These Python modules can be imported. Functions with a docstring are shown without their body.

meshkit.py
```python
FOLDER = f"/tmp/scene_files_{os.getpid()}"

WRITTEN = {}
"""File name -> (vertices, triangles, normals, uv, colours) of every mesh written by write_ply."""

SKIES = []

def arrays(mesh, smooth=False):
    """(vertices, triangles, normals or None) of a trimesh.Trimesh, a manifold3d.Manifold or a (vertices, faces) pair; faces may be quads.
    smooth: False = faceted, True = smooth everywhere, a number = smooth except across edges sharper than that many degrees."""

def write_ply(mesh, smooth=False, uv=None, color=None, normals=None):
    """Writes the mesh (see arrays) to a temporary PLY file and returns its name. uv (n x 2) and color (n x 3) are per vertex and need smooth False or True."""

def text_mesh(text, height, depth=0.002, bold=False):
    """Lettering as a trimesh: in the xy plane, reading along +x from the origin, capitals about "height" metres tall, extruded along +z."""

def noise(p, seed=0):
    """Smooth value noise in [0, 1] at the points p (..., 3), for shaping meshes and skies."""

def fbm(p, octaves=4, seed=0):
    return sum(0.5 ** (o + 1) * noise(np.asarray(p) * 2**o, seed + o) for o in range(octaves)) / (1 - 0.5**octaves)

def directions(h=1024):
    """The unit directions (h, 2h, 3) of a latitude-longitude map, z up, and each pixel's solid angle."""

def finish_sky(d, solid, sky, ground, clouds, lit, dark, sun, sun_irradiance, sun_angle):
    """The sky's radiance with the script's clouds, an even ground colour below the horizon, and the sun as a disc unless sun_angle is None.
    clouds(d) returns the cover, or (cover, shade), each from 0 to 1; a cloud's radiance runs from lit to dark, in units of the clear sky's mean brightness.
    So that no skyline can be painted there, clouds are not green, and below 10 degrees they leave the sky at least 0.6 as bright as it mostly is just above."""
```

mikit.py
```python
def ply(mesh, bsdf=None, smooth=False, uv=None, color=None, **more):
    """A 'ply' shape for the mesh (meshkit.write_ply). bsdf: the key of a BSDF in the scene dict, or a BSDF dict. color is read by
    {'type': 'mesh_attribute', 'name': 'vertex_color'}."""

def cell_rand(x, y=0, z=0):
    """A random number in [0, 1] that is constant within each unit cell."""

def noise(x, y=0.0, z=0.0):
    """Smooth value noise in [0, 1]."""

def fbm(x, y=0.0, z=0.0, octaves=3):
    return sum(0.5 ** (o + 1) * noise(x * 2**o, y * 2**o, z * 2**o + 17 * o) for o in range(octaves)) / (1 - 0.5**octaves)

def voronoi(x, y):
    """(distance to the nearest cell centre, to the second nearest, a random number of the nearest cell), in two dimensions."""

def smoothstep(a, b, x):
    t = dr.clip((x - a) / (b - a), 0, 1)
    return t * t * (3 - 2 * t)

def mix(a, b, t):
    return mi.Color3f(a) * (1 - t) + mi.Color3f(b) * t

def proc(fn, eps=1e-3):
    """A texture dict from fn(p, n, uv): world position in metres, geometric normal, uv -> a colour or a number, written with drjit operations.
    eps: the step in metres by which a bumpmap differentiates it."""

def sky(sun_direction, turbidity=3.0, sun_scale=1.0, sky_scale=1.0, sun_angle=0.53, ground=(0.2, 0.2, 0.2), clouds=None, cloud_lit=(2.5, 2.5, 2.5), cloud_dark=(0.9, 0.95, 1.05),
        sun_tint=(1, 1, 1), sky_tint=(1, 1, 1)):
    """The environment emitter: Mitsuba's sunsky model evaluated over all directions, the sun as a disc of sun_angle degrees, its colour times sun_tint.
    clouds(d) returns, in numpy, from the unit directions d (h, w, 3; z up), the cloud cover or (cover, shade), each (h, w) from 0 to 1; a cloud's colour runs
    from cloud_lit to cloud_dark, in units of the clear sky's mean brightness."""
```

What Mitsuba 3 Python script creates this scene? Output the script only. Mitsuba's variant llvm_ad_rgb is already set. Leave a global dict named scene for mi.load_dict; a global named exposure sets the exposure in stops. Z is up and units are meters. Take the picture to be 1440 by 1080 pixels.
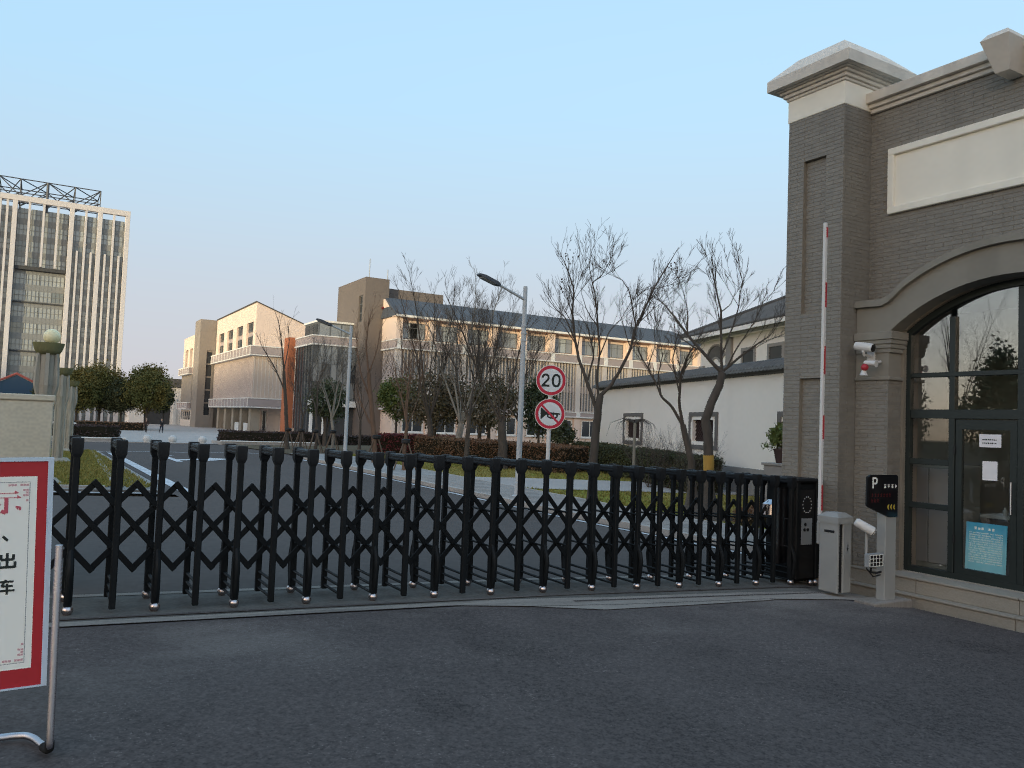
import math, random
import numpy as np
import trimesh
import manifold3d as m3
import shapely
from shapely.geometry import Polygon, Point, box as sbox, LineString
from shapely import affinity
from shapely.ops import unary_union
import drjit as dr
import mitsuba as mi
import mikit, meshkit
from mikit import noise, fbm, cell_rand, smoothstep, mix, proc

T = mi.ScalarTransform4f
scene, labels = {}, {}
rng = np.random.default_rng(7)

# ------------------------------------------------------------------ camera, sky, exposure
# grid: y runs along the campus road, x across it to the right, z up; the gate runs along x
PITCH, ROLL, YAW = map(math.radians, (2.85, 2.21, 30.29))
EYE = np.array([0, 0, 1.65])
_f = np.array([0, math.cos(PITCH), math.sin(PITCH)]); _u = np.array([0, -math.sin(PITCH), math.cos(PITCH)]); _x = np.array([1.0, 0, 0])
_G = np.array([[math.cos(YAW), math.sin(YAW), 0], [-math.sin(YAW), math.cos(YAW), 0], [0, 0, 1]])
FWD, UPV = _G @ _f, _G @ (_u * math.cos(ROLL) - _x * math.sin(ROLL))
scene['camera'] = {'type': 'perspective', 'fov': 2 * math.degrees(math.atan(720 / 1147)), 'fov_axis': 'x',
                   'near_clip': 0.05, 'far_clip': 6000.0,
                   'to_world': T().look_at(origin=EYE.tolist(), target=(EYE + FWD).tolist(), up=UPV.tolist())}
SUN = np.array([-0.80, -0.60, 0.088]); SUN /= np.linalg.norm(SUN)


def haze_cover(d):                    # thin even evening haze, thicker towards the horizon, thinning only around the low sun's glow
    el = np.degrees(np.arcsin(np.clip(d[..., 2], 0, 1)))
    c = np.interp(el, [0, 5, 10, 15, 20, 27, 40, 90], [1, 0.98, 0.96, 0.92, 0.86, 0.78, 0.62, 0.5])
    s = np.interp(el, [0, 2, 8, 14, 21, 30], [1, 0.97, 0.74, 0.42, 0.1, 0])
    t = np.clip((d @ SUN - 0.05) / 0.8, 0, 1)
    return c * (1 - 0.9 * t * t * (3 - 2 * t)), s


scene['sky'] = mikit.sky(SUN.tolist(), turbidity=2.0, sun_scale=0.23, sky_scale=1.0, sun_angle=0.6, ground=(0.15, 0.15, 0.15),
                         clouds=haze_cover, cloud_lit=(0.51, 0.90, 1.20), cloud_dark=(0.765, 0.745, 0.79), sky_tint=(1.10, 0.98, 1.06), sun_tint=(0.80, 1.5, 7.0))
exposure = 4.63

# ------------------------------------------------------------------ helpers


def ref(k):
    return {'type': 'ref', 'id': k}


def numbered(key):
    if key not in scene and key not in labels and key not in ROOTS:
        return key
    i = 1
    while True:
        k = f'{key}_{i:03d}'
        if k not in scene and k not in labels and k not in ROOTS:
            return k
        i += 1


ROOTS = set()
GH_FIT = False


def thing(name, label, cat, group=None):
    k = numbered(name)
    ROOTS.add(k)
    labels[k] = {'label': label, 'category': cat}
    if group:
        labels[k]['group'] = group
    return k


def add(name, mesh, mat, parent=None, smooth=False, label=None, kind=None, cat=None, group=None, **more):
    """One entry of the scene: a part of parent, or a top-level object."""
    key = numbered(parent + '__' + name if parent else name)
    if isinstance(mesh, dict):
        scene[key] = {**mesh, **more}
    else:
        if isinstance(mesh, list):
            mesh = join(mesh)
        if GH_FIT:
            mesh = gh_fit(mesh)
        scene[key] = mikit.ply(mesh, mat, smooth=smooth, **more)
    e = {k: v for k, v in (('label', label), ('kind', kind), ('category', cat), ('group', group)) if v}
    if e:
        labels[key] = e
    return key


def dup(src, M, label, group=None):
    """A copy of a thing with its parts under the next number; M is applied on top of the source's transform."""
    base = src
    tail = src.rsplit('_', 1)
    if len(tail) == 2 and tail[1].isdigit():
        base = tail[0]
    k = thing(base, label, labels[src]['category'], group or labels[src].get('group'))
    for s in [s for s in scene if s.startswith(src + '__') or s == src]:
        d = dict(scene[s])
        d['to_world'] = M @ d['to_world'] if 'to_world' in d else M
        scene[k + s[len(src):]] = d
        if s in labels and s != src:
            labels[k + s[len(src):]] = dict(labels[s])
    return k


def join(ms):
    vs, fs, n = [], [], 0
    for m in ms:
        v, f = mv(m)
        vs.append(v); fs.append(f + n); n += len(v)
    return np.vstack(vs), np.vstack(fs)


def mv(m):
    if hasattr(m, 'to_mesh'):
        q = m.to_mesh()
        return np.asarray(q.vert_properties)[:, :3].astype(float), np.asarray(q.tri_verts).astype(int)
    if isinstance(m, tuple):
        return np.asarray(m[0], float), np.asarray(m[1], int)
    return np.asarray(m.vertices, float), np.asarray(m.faces, int)


_BF = np.array([[0, 1, 3], [0, 3, 2], [4, 6, 7], [4, 7, 5], [0, 4, 5], [0, 5, 1], [2, 3, 7], [2, 7, 6], [0, 2, 6], [0, 6, 4], [1, 5, 7], [1, 7, 3]])


def bx(x0, x1, y0, y1, z0, z1):
    x0, x1 = min(x0, x1), max(x0, x1); y0, y1 = min(y0, y1), max(y0, y1); z0, z1 = min(z0, z1), max(z0, z1)
    return np.array([[x, y, z] for x in (x0, x1) for y in (y0, y1) for z in (z0, z1)], float), _BF.copy()


def cbx(x0, x1, y0, y1, z0, z1, c=0.01):
    """A box with chamfered edges."""
    pts = []
    for sx, x in ((1, x0), (-1, x1)):
        for sy, y in ((1, y0), (-1, y1)):
            for sz, z in ((1, z0), (-1, z1)):
                pts += [[x, y + sy * c, z + sz * c], [x + sx * c, y, z + sz * c], [x + sx * c, y + sy * c, z]]
    return mv(m3.Manifold.hull_points(np.array(pts, np.float32)))


def hull(pts):
    return mv(m3.Manifold.hull_points(np.array(pts, np.float32)))


def tube(pts, r, n=8, caps=True, up=None):
    """A tube along a polyline, r one radius or one per point."""
    P = np.asarray(pts, float); r = np.broadcast_to(np.asarray(r, float), (len(P),))
    t = np.gradient(P, axis=0); t /= np.linalg.norm(t, axis=1, keepdims=True) + 1e-12
    a = np.array([0, 0, 1.0]) if abs(t[0, 2]) < 0.9 else np.array([1.0, 0, 0])
    u = np.cross(t[0], a); u /= np.linalg.norm(u)
    vs = []
    ang = np.arange(n) / n * 2 * np.pi
    for i in range(len(P)):
        u = u - t[i] * (u @ t[i]); u /= np.linalg.norm(u) + 1e-12
        w = np.cross(t[i], u)
        vs.append(P[i] + r[i] * (np.cos(ang)[:, None] * u + np.sin(ang)[:, None] * w))
    V = np.vstack(vs)
    k, j = np.meshgrid(np.arange(len(P) - 1), np.arange(n), indexing='ij')
    a0 = (k * n + j).ravel(); a1 = (k * n + (j + 1) % n).ravel()
    F = np.vstack([np.stack([a0, a1, a1 + n], 1), np.stack([a0, a1 + n, a0 + n], 1)])
    if caps:
        c0, c1 = len(V), len(V) + 1
        V = np.vstack([V, P[0], P[-1]])
        j = np.arange(n); e = (len(P) - 1) * n
        F = np.vstack([F, np.stack([np.full(n, c0), (j + 1) % n, j], 1), np.stack([np.full(n, c1), e + j, e + (j + 1) % n], 1)])
    return V, F


def lathe(prof, n=24, at=(0, 0, 0)):
    """prof: (r, z) from bottom to top, turned about z."""
    prof = np.asarray(prof, float); ang = np.arange(n) / n * 2 * np.pi
    V = np.vstack([np.stack([np.cos(ang) * r, np.sin(ang) * r, np.full(n, z)], 1) for r, z in prof])
    k, j = np.meshgrid(np.arange(len(prof) - 1), np.arange(n), indexing='ij')
    a0 = (k * n + j).ravel(); a1 = (k * n + (j + 1) % n).ravel()
    return V + np.asarray(at, float), np.vstack([np.stack([a0, a1, a1 + n], 1), np.stack([a0, a1 + n, a0 + n], 1)])


def sphere(c, r, sub=2, sc=(1, 1, 1)):
    s = trimesh.creation.icosphere(subdivisions=sub)
    return s.vertices * r * np.asarray(sc) + np.asarray(c, float), s.faces.copy()


def extr(poly, axis, a, b):
    """A shapely polygon extruded between a and b along axis 'x' (polygon in y, z), 'y' (x, z) or 'z' (x, y)."""
    out = []
    for g in getattr(poly, 'geoms', [poly]):
        if g.is_empty or g.area < 1e-9:
            continue
        m = trimesh.creation.extrude_polygon(g, abs(b - a), engine='earcut')
        v = m.vertices + [0, 0, min(a, b)]
        f = m.faces
        if axis == 'x':
            v = v[:, [2, 0, 1]]
        elif axis == 'y':
            v = v[:, [0, 2, 1]]; f = f[:, ::-1]
        out.append((v, f.copy()))
    return join(out)


def xf(m, M):
    v, f = mv(m); M = np.asarray(M.matrix if hasattr(M, 'matrix') else M, float)
    return v @ M[:3, :3].T + M[:3, 3], f


def rotz(m, deg, at=(0, 0, 0)):
    v, f = mv(m); c, s = math.cos(math.radians(deg)), math.sin(math.radians(deg))
    return v @ np.array([[c, s, 0], [-s, c, 0], [0, 0, 1]]) + np.asarray(at, float), f


def W(x, y):
    return np.clip((40 - np.asarray(y, float)) / 25, 0, 1)


def gz(x, y):
    """Height of the ground: the drive falls to the right at the gate, then away from it."""
    x = np.asarray(x, float)
    return (-0.03 * np.clip(x, -14, 14) + np.interp(x, [5.0, 8.5, 9.4], [0, -0.045, -0.10])) * W(x, y) - 0.011 * np.clip(np.asarray(y, float) - 12, 0, 118)


def sheet(poly, dz, step=1.5, skirt=0.0):
    """A sheet over the ground inside a shapely polygon, dz above it; with a skirt it becomes a slab with sides."""
    x0, y0, x1, y1 = poly.bounds
    xs = np.unique(np.r_[np.arange(x0, x1, step), x1, [q for q in (5.0, 8.5, 9.4) if x0 < q < x1]]); ys = np.unique(np.r_[np.arange(y0, y1, step), y1])
    V, F = [], []
    for i in range(len(xs) - 1):
        for j in range(len(ys) - 1):
            c = sbox(xs[i], ys[j], xs[i + 1], ys[j + 1])
            if not poly.intersects(c):
                continue
            g = c if poly.contains(c) else poly.intersection(c)
            for q in getattr(g, 'geoms', [g]):
                if q.geom_type != 'Polygon' or q.area < 1e-6:
                    continue
                if len(q.exterior.coords) == 5 and not q.interiors:
                    p = np.array(q.exterior.coords)[:4]
                    if Polygon(p).exterior.is_ccw is False:
                        p = p[::-1]
                    f = np.array([[0, 1, 2], [0, 2, 3]])
                else:
                    p, f = trimesh.creation.triangulate_polygon(q, engine='earcut')
                    a = np.cross(p[f[:, 1]] - p[f[:, 0]], p[f[:, 2]] - p[f[:, 0]])
                    f = np.where((a < 0)[:, None], f[:, ::-1], f)
                n = sum(len(v) for v in V)
                V.append(np.c_[p, gz(p[:, 0], p[:, 1]) + dz]); F.append(f + n)
    if skirt:
        for g in getattr(poly, 'geoms', [poly]):
            for ring in [g.exterior, *g.interiors]:
                L = ring.length; k = max(4, int(L / step))
                p = np.array([ring.interpolate(t).coords[0] for t in np.unique(np.r_[np.linspace(0, L, k), [ring.project(Point(c)) for c in ring.coords]])])
                if not ring.is_ccw:
                    p = p[::-1]
                p = np.vstack([p, p[:1]])
                z = gz(p[:, 0], p[:, 1]) + dz
                a = np.c_[p, z]; b = np.c_[p, z - skirt]; m = len(p); n = sum(len(v) for v in V)
                V += [a, b]; i = np.arange(m - 1) + n
                F.append(np.vstack([np.stack([i, i + m, i + 1], 1), np.stack([i + 1, i + m, i + m + 1], 1)]))
    return np.vstack(V), np.vstack(F)


# ------------------------------------------------------------------ materials


def two(d):
    return {'type': 'twosided', 'bsdf': d}


def mat(name, color, rough=0.7, spec=0.3, metal=0.0, bump=None, scale=1.0, **more):
    b = {'type': 'principled', 'base_color': proc(color) if callable(color) else {'type': 'rgb', 'value': list(color)},
         'roughness': proc(rough) if callable(rough) else rough, 'specular': spec, 'metallic': metal, **more}
    if bump:
        b = {'type': 'bumpmap', 'arbitrary': {'type': 'proc', **proc(bump)}, 'scale': scale, 'bsdf': b}
    scene[name] = two(b)
    return name


def vary(c, amt=0.08, s=1.0, streak=0.0):
    """A plain colour with soft patches, fine grain and, if asked, faint rain streaks down upright faces."""
    c = [float(v) for v in c]

    def fn(p, n, uv):
        k = 1 + amt * 2 * (fbm(p.x * s, p.y * s, p.z * s, octaves=3) - 0.5) + amt * 0.7 * (noise(p.x * s * 23, p.y * s * 23, p.z * s * 23) - 0.5)
        if streak:
            k -= streak * smoothstep(0.55, 0.9, noise(p.x * 4 * s, p.y * 4 * s, p.z * 0.25 * s))
        return mi.Color3f(*c) * k
    return fn


def asphalt_fn(p, n, uv):
    a = fbm(p.x * 0.28, p.y * 0.28, 0, octaves=4)
    b = fbm(p.x * 1.6, p.y * 1.6, 4, octaves=3)
    g = noise(p.x * 95, p.y * 95, 1)
    g2 = noise(p.x * 41, p.y * 41, 5)
    sp = smoothstep(0.82, 0.93, noise(p.x * 75, p.y * 75, 9)) * smoothstep(0.40, 0.75, noise(p.x * 2.2, p.y * 2.2, 2))
    big = smoothstep(0.955, 0.985, noise(p.x * 31, p.y * 31, 21))
    dust = smoothstep(0.40, 0.85, fbm(p.x * 0.8, p.y * 1.4, 3, octaves=4)) * smoothstep(4.6, 6.8, p.y) * smoothstep(8.6, 6.9, p.y)
    track = smoothstep(0.55, 0.2, dr.abs(p.x - 3.2 - 0.25 * noise(p.y * 0.7, 3))) + smoothstep(0.55, 0.2, dr.abs(p.x - 5.0 - 0.25 * noise(p.y * 0.7, 3)))
    stain = smoothstep(0.62, 0.78, fbm(p.x * 0.9 + 3, p.y * 0.9, 31, octaves=3))
    v = 0.066 + 0.036 * (a - 0.5) + 0.016 * (b - 0.5) + 0.036 * (g - 0.5) + 0.028 * (g2 - 0.5) + 0.05 * sp + 0.05 * big + 0.060 * dust - 0.006 * track - 0.012 * stain
    v = dr.maximum(v, 0.015)
    return mi.Color3f(v * 1.08, v * 0.90 + 0.004 * dust, v * 0.84)


mat('asphalt', asphalt_fn, 0.92, 0.25)
mat('road_asphalt', lambda p, n, uv: mi.Color3f(0.082, 0.069, 0.062) * (0.85 + 0.3 * fbm(p.x * 0.3, p.y * 0.12, 0, octaves=4) + 0.16 * (noise(p.x * 14, p.y * 14, 1) - 0.5)), 0.9, 0.25)


def concrete_fn(p, n, uv):
    v = 0.22 + 0.12 * (fbm(p.x * 1.7, p.y * 6, p.z * 3, octaves=4) - 0.5) + 0.05 * (noise(p.x * 60, p.y * 60, 0) - 0.5)
    v -= 0.05 * smoothstep(0.5, 0.8, fbm(p.x * 0.8, p.y * 9, 7, octaves=3))
    return mi.Color3f(v * 1.05, v * 0.94, v * 0.83)


mat('concrete', concrete_fn, 0.9, 0.2)
mat('old_concrete', lambda p, n, uv: mi.Color3f(0.105, 0.098, 0.088) * (0.6 + 0.8 * fbm(p.x * 1.3, p.y * 5, 3, octaves=4) + 0.3 * (noise(p.x * 50, p.y * 50, 0) - 0.5)), 0.9, 0.2)


def slab_fn(p, n, uv):
    k = cell_rand(dr.floor(p.x / 0.6), dr.floor(p.y / 0.6), 3)
    j = dr.minimum(dr.abs(p.x / 0.6 - dr.round(p.x / 0.6)), dr.abs(p.y / 0.6 - dr.round(p.y / 0.6)))
    v = 0.25 + 0.05 * (k - 0.5) + 0.06 * (fbm(p.x, p.y, 0, octaves=3) - 0.5)
    v *= 1 - 0.35 * smoothstep(0.03, 0.01, j)
    return mi.Color3f(v, v * 0.95, v * 0.89)


mat('sidewalk_slabs', slab_fn, 0.85, 0.25)
mat('plaza_slabs', lambda p, n, uv: mi.Color3f(0.335, 0.295, 0.265) * (0.88 + 0.2 * fbm(p.x * 0.4, p.y * 0.4, 0, octaves=3) + 0.06 * cell_rand(dr.floor(p.x / 1.2), dr.floor(p.y / 1.2))), 0.7, 0.3)
mat('kerb_stone', vary((0.34, 0.31, 0.28), 0.15, 2), 0.8)
mat('road_paint', lambda p, n, uv: mi.Color3f(0.55, 0.56, 0.57) * (0.6 + 0.5 * fbm(p.x * 3, p.y * 3, 1, octaves=3)), 0.7)
mat('soil', lambda p, n, uv: mix((0.075, 0.055, 0.038), (0.10, 0.085, 0.055), fbm(p.x * 0.8, p.y * 0.8, 0, octaves=4)), 0.95, 0.1)


def lawn_fn(p, n, uv):
    t = fbm(p.x * 0.5, p.y * 0.5, 0, octaves=4)
    c = mix((0.165, 0.165, 0.030), (0.215, 0.17, 0.05), smoothstep(0.35, 0.65, t))
    return c * (0.7 + 0.6 * noise(p.x * 9, p.y * 9, 2))


mat('lawn_turf', lawn_fn, 0.95, 0.1)
mat('grass_blade', lambda p, n, uv: mix((0.18, 0.18, 0.035), (0.25, 0.20, 0.07), fbm(p.x * 2.1, p.y * 2.1, 4, octaves=3)), 0.8, 0.2)

BR_L, BR_H = 0.235, 0.0525


def brick_fn(p, n, uv):
    along = dr.select(dr.abs(n.x) > 0.5, p.y, p.x)
    row = dr.floor(p.z / BR_H + 500)
    col = dr.floor(along / BR_L + 0.5 * (row - 2 * dr.floor(row / 2)) + 0.01)
    k = cell_rand(row, col, dr.select(dr.abs(n.x) > 0.5, mi.Float(1), mi.Float(2)))
    c = mix((0.196, 0.178, 0.152), (0.216, 0.198, 0.170), k)
    g = 1 + 0.22 * (fbm(p.x * 18, p.y * 18, p.z * 18, octaves=3) - 0.5) + 0.10 * (fbm(p.x * 0.8, p.y * 0.8, p.z * 0.5, octaves=3) - 0.5) * 2
    g -= 0.12 * smoothstep(0.6, 0.85, noise(p.x * 5, p.y * 5, p.z * 0.3))
    return c * g


mat('brick_tile', brick_fn, 0.6, 0.35)
mat('mortar', vary((0.225, 0.195, 0.155), 0.15, 3), 0.9, 0.1)
mat('stucco', vary((0.60, 0.55, 0.48), 0.07, 1.2, streak=0.12), 0.85, 0.2)
mat('stucco_dark', vary((0.245, 0.226, 0.19), 0.08, 1.2, streak=0.10), 0.85, 0.2)
mat('cream_panel', vary((0.80, 0.75, 0.64), 0.04, 0.8, streak=0.05), 0.75, 0.25)
mat('step_stone', lambda p, n, uv: mi.Color3f(0.30, 0.27, 0.225) * (0.75 + 0.35 * fbm(p.x * 3, p.y * 1.2, p.z * 3, octaves=4) + 0.2 * (noise(p.x * 70, p.y * 70, p.z * 70) - 0.5)), 0.7, 0.3)
mat('alu_frame', vary((0.020, 0.026, 0.024), 0.1, 2), 0.4, 0.4)
scene['window_glass'] = {'type': 'thindielectric', 'int_ior': 2.3, 'ext_ior': 1.0}
scene['pane_glass'] = {'type': 'thindielectric', 'int_ior': 1.75, 'ext_ior': 1.0}
mat('gate_paint', lambda p, n, uv: mi.Color3f(0.0065, 0.0078, 0.0088) * (0.85 + 0.5 * noise(p.x * 9, p.y * 9, p.z * 4)), lambda p, n, uv: 0.42 + 0.25 * fbm(p.x * 6, p.y * 6, p.z * 6, octaves=3), 0.18)
mat('gate_plastic', vary((0.010, 0.011, 0.0125), 0.2, 8), 0.5, 0.25)
scene['chrome'] = two({'type': 'roughconductor', 'material': 'Cr', 'alpha': 0.12, 'specular_reflectance': {'type': 'rgb', 'value': [0.95, 0.86, 0.78]}})
scene['stainless'] = two({'type': 'roughconductor', 'material': 'Cr', 'alpha': 0.3, 'specular_reflectance': {'type': 'rgb', 'value': [1, 1, 0.97]}})
scene['mirror_panel'] = two({'type': 'roughconductor', 'material': 'Cr', 'alpha': 0.08})
mat('black', (0.012, 0.012, 0.013), 0.5, 0.4)
mat('black_gloss', (0.008, 0.008, 0.009), 0.12, 0.5)
mat('rubber', (0.015, 0.015, 0.015), 0.85, 0.2)
mat('gray_metal', vary((0.30, 0.30, 0.285), 0.06, 3), 0.45, 0.4)
mat('gray_sticker', (0.26, 0.27, 0.27), 0.6)
mat('white_paint', vary((0.62, 0.60, 0.57), 0.05, 3), 0.5, 0.4)
mat('white_print', (0.86, 0.84, 0.76), 0.5, 0.3)
mat('red_paint', vary((0.42, 0.035, 0.045), 0.08, 4), 0.45, 0.4)
mat('dark_red', (0.11, 0.010, 0.012), 0.6)
mat('red_print', (0.42, 0.028, 0.035), 0.45, 0.3)
mat('pink_print', (0.52, 0.10, 0.13), 0.5)
mat('black_print', (0.02, 0.025, 0.022), 0.6)
mat('blue_paint', (0.03, 0.13, 0.42), 0.45, 0.4)
mat('room_wall', vary((0.20, 0.22, 0.195), 0.06, 1), 0.9)
mat('room_dark', vary((0.06, 0.06, 0.06), 0.06, 1), 0.8)
mat('paper', (0.75, 0.72, 0.72), 0.8)
mat('poster_blue', lambda p, n, uv: mix((0.22, 0.52, 0.58), (0.06, 0.36, 0.52), smoothstep(0.3, 0.72, p.z)), 0.6)
mat('wood', vary((0.18, 0.11, 0.06), 0.2, 6), 0.6)
mat('yellow_print', (0.55, 0.42, 0.06), 0.5)
mat('alu_light', vary((0.52, 0.60, 0.68), 0.05, 3), 0.4, 0.4)
mat('pier_stone', lambda p, n, uv: mi.Color3f(0.58, 0.52, 0.40) * (0.85 + 0.22 * fbm(p.x * 2, p.y * 2, p.z * 2, octaves=3) + 0.16 * (noise(p.x * 55, p.y * 55, p.z * 55) - 0.5)), 0.85, 0.2)
mat('column_stone', vary((0.36, 0.325, 0.265), 0.18, 3, streak=0.15), 0.85, 0.2)
mat('mossy_stone', lambda p, n, uv: mix((0.21, 0.20, 0.09), (0.14, 0.13, 0.075), fbm(p.x * 4, p.y * 4, p.z * 4, octaves=3)), 0.9, 0.2)
mat('globe_glass', (0.88, 0.78, 0.48), 0.35, 0.4)
mat('white_wall', vary((0.80, 0.73, 0.65), 0.05, 0.4, streak=0.05), 0.85, 0.2)
mat('grey_render', vary((0.27, 0.25, 0.23), 0.08, 0.8, streak=0.1), 0.85, 0.2)
mat('roof_tile', vary((0.095, 0.09, 0.085), 0.25, 2), 0.75, 0.3)
mat('dark_wood', (0.05, 0.03, 0.028), 0.6)
mat('cream_wall', vary((0.68, 0.53, 0.435), 0.04, 0.2), 0.85, 0.2)
mat('pale_wall', vary((0.58, 0.51, 0.45), 0.05, 0.3), 0.85, 0.2)
mat('pale_trim', vary((0.70, 0.67, 0.62), 0.04, 0.3), 0.8, 0.2)
mat('lilac_wall', vary((0.42, 0.37, 0.345), 0.06, 0.3), 0.85, 0.2)
mat('lilac_panel', vary((0.36, 0.30, 0.28), 0.06, 0.4), 0.8, 0.2)
mat('slate', vary((0.068, 0.076, 0.090), 0.12, 0.6), 0.6, 0.3)
mat('brown_render', vary((0.155, 0.130, 0.115), 0.06, 0.3, streak=0.06), 0.85, 0.2)
mat('orange_render', vary((0.42, 0.15, 0.075), 0.08, 0.5), 0.85, 0.2)
mat('pink_clad', vary((0.42, 0.325, 0.275), 0.04, 0.4), 0.8, 0.2)
mat('cream_clad', vary((0.52, 0.41, 0.325), 0.04, 0.4), 0.8, 0.2)
mat('column_tan', vary((0.33, 0.28, 0.22), 0.08, 0.6), 0.85, 0.2)
mat('grey_shaft', vary((0.25, 0.215, 0.185), 0.05, 0.3), 0.85, 0.2)
mat('alu_far', (0.12, 0.125, 0.125), 0.5, 0.4)
mat('sky_glass', (0.20, 0.21, 0.21), 0.08, 0.9)
mat('dark_glass', (0.03, 0.035, 0.04), 0.08, 0.6)
mat('blue_glass', (0.03, 0.065, 0.11), 0.1, 0.8)
mat('blind_pane', (0.34, 0.36, 0.35), 0.4, 0.6)
mat('open_dark', (0.01, 0.01, 0.01), 0.9, 0.0)
mat('tower_white', vary((0.56, 0.52, 0.50), 0.04, 0.2), 0.8, 0.2)
mat('tower_core', vary((0.20, 0.20, 0.19), 0.05, 0.3), 0.8, 0.2)
mat('tower_spandrel', vary((0.20, 0.20, 0.19), 0.06, 0.3), 0.4, 0.5)
mat('tower_glass', (0.27, 0.285, 0.28), 0.15, 0.6)
mat('tower_glass_pale', (0.33, 0.345, 0.335), 0.2, 0.6)
mat('tower_glass_dark', (0.13, 0.15, 0.155), 0.12, 0.7)
mat('steel_dark', (0.07, 0.075, 0.085), 0.5, 0.4)
mat('brick_red', (0.33, 0.09, 0.07), 0.7, 0.3)


def bark_fn(c):
    c = [float(v) for v in c]
    return lambda p, n, uv: mi.Color3f(*c) * (0.7 + 0.6 * fbm(p.x * 9, p.y * 9, p.z * 2.5, octaves=3))


mat('bark', bark_fn((0.085, 0.070, 0.058)), 0.9, 0.15)
mat('bark_pale', bark_fn((0.24, 0.215, 0.18)), 0.9, 0.15)
mat('bark_brown', bark_fn((0.15, 0.095, 0.065)), 0.9, 0.15)
mat('stake_wood', bark_fn((0.13, 0.095, 0.07)), 0.9, 0.15)
mat('yellow_wrap', vary((0.40, 0.235, 0.05), 0.1, 4), 0.7)


def leaf(name, a, b, s=1.2, rough=0.6):
    a, b = [float(v) for v in a], [float(v) for v in b]
    mat(name, lambda p, n, uv: mix(a, b, smoothstep(0.3, 0.7, fbm(p.x * s, p.y * s, p.z * s, octaves=3))) * (0.75 + 0.5 * noise(p.x * 14, p.y * 14, p.z * 14)), rough, 0.25)


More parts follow.
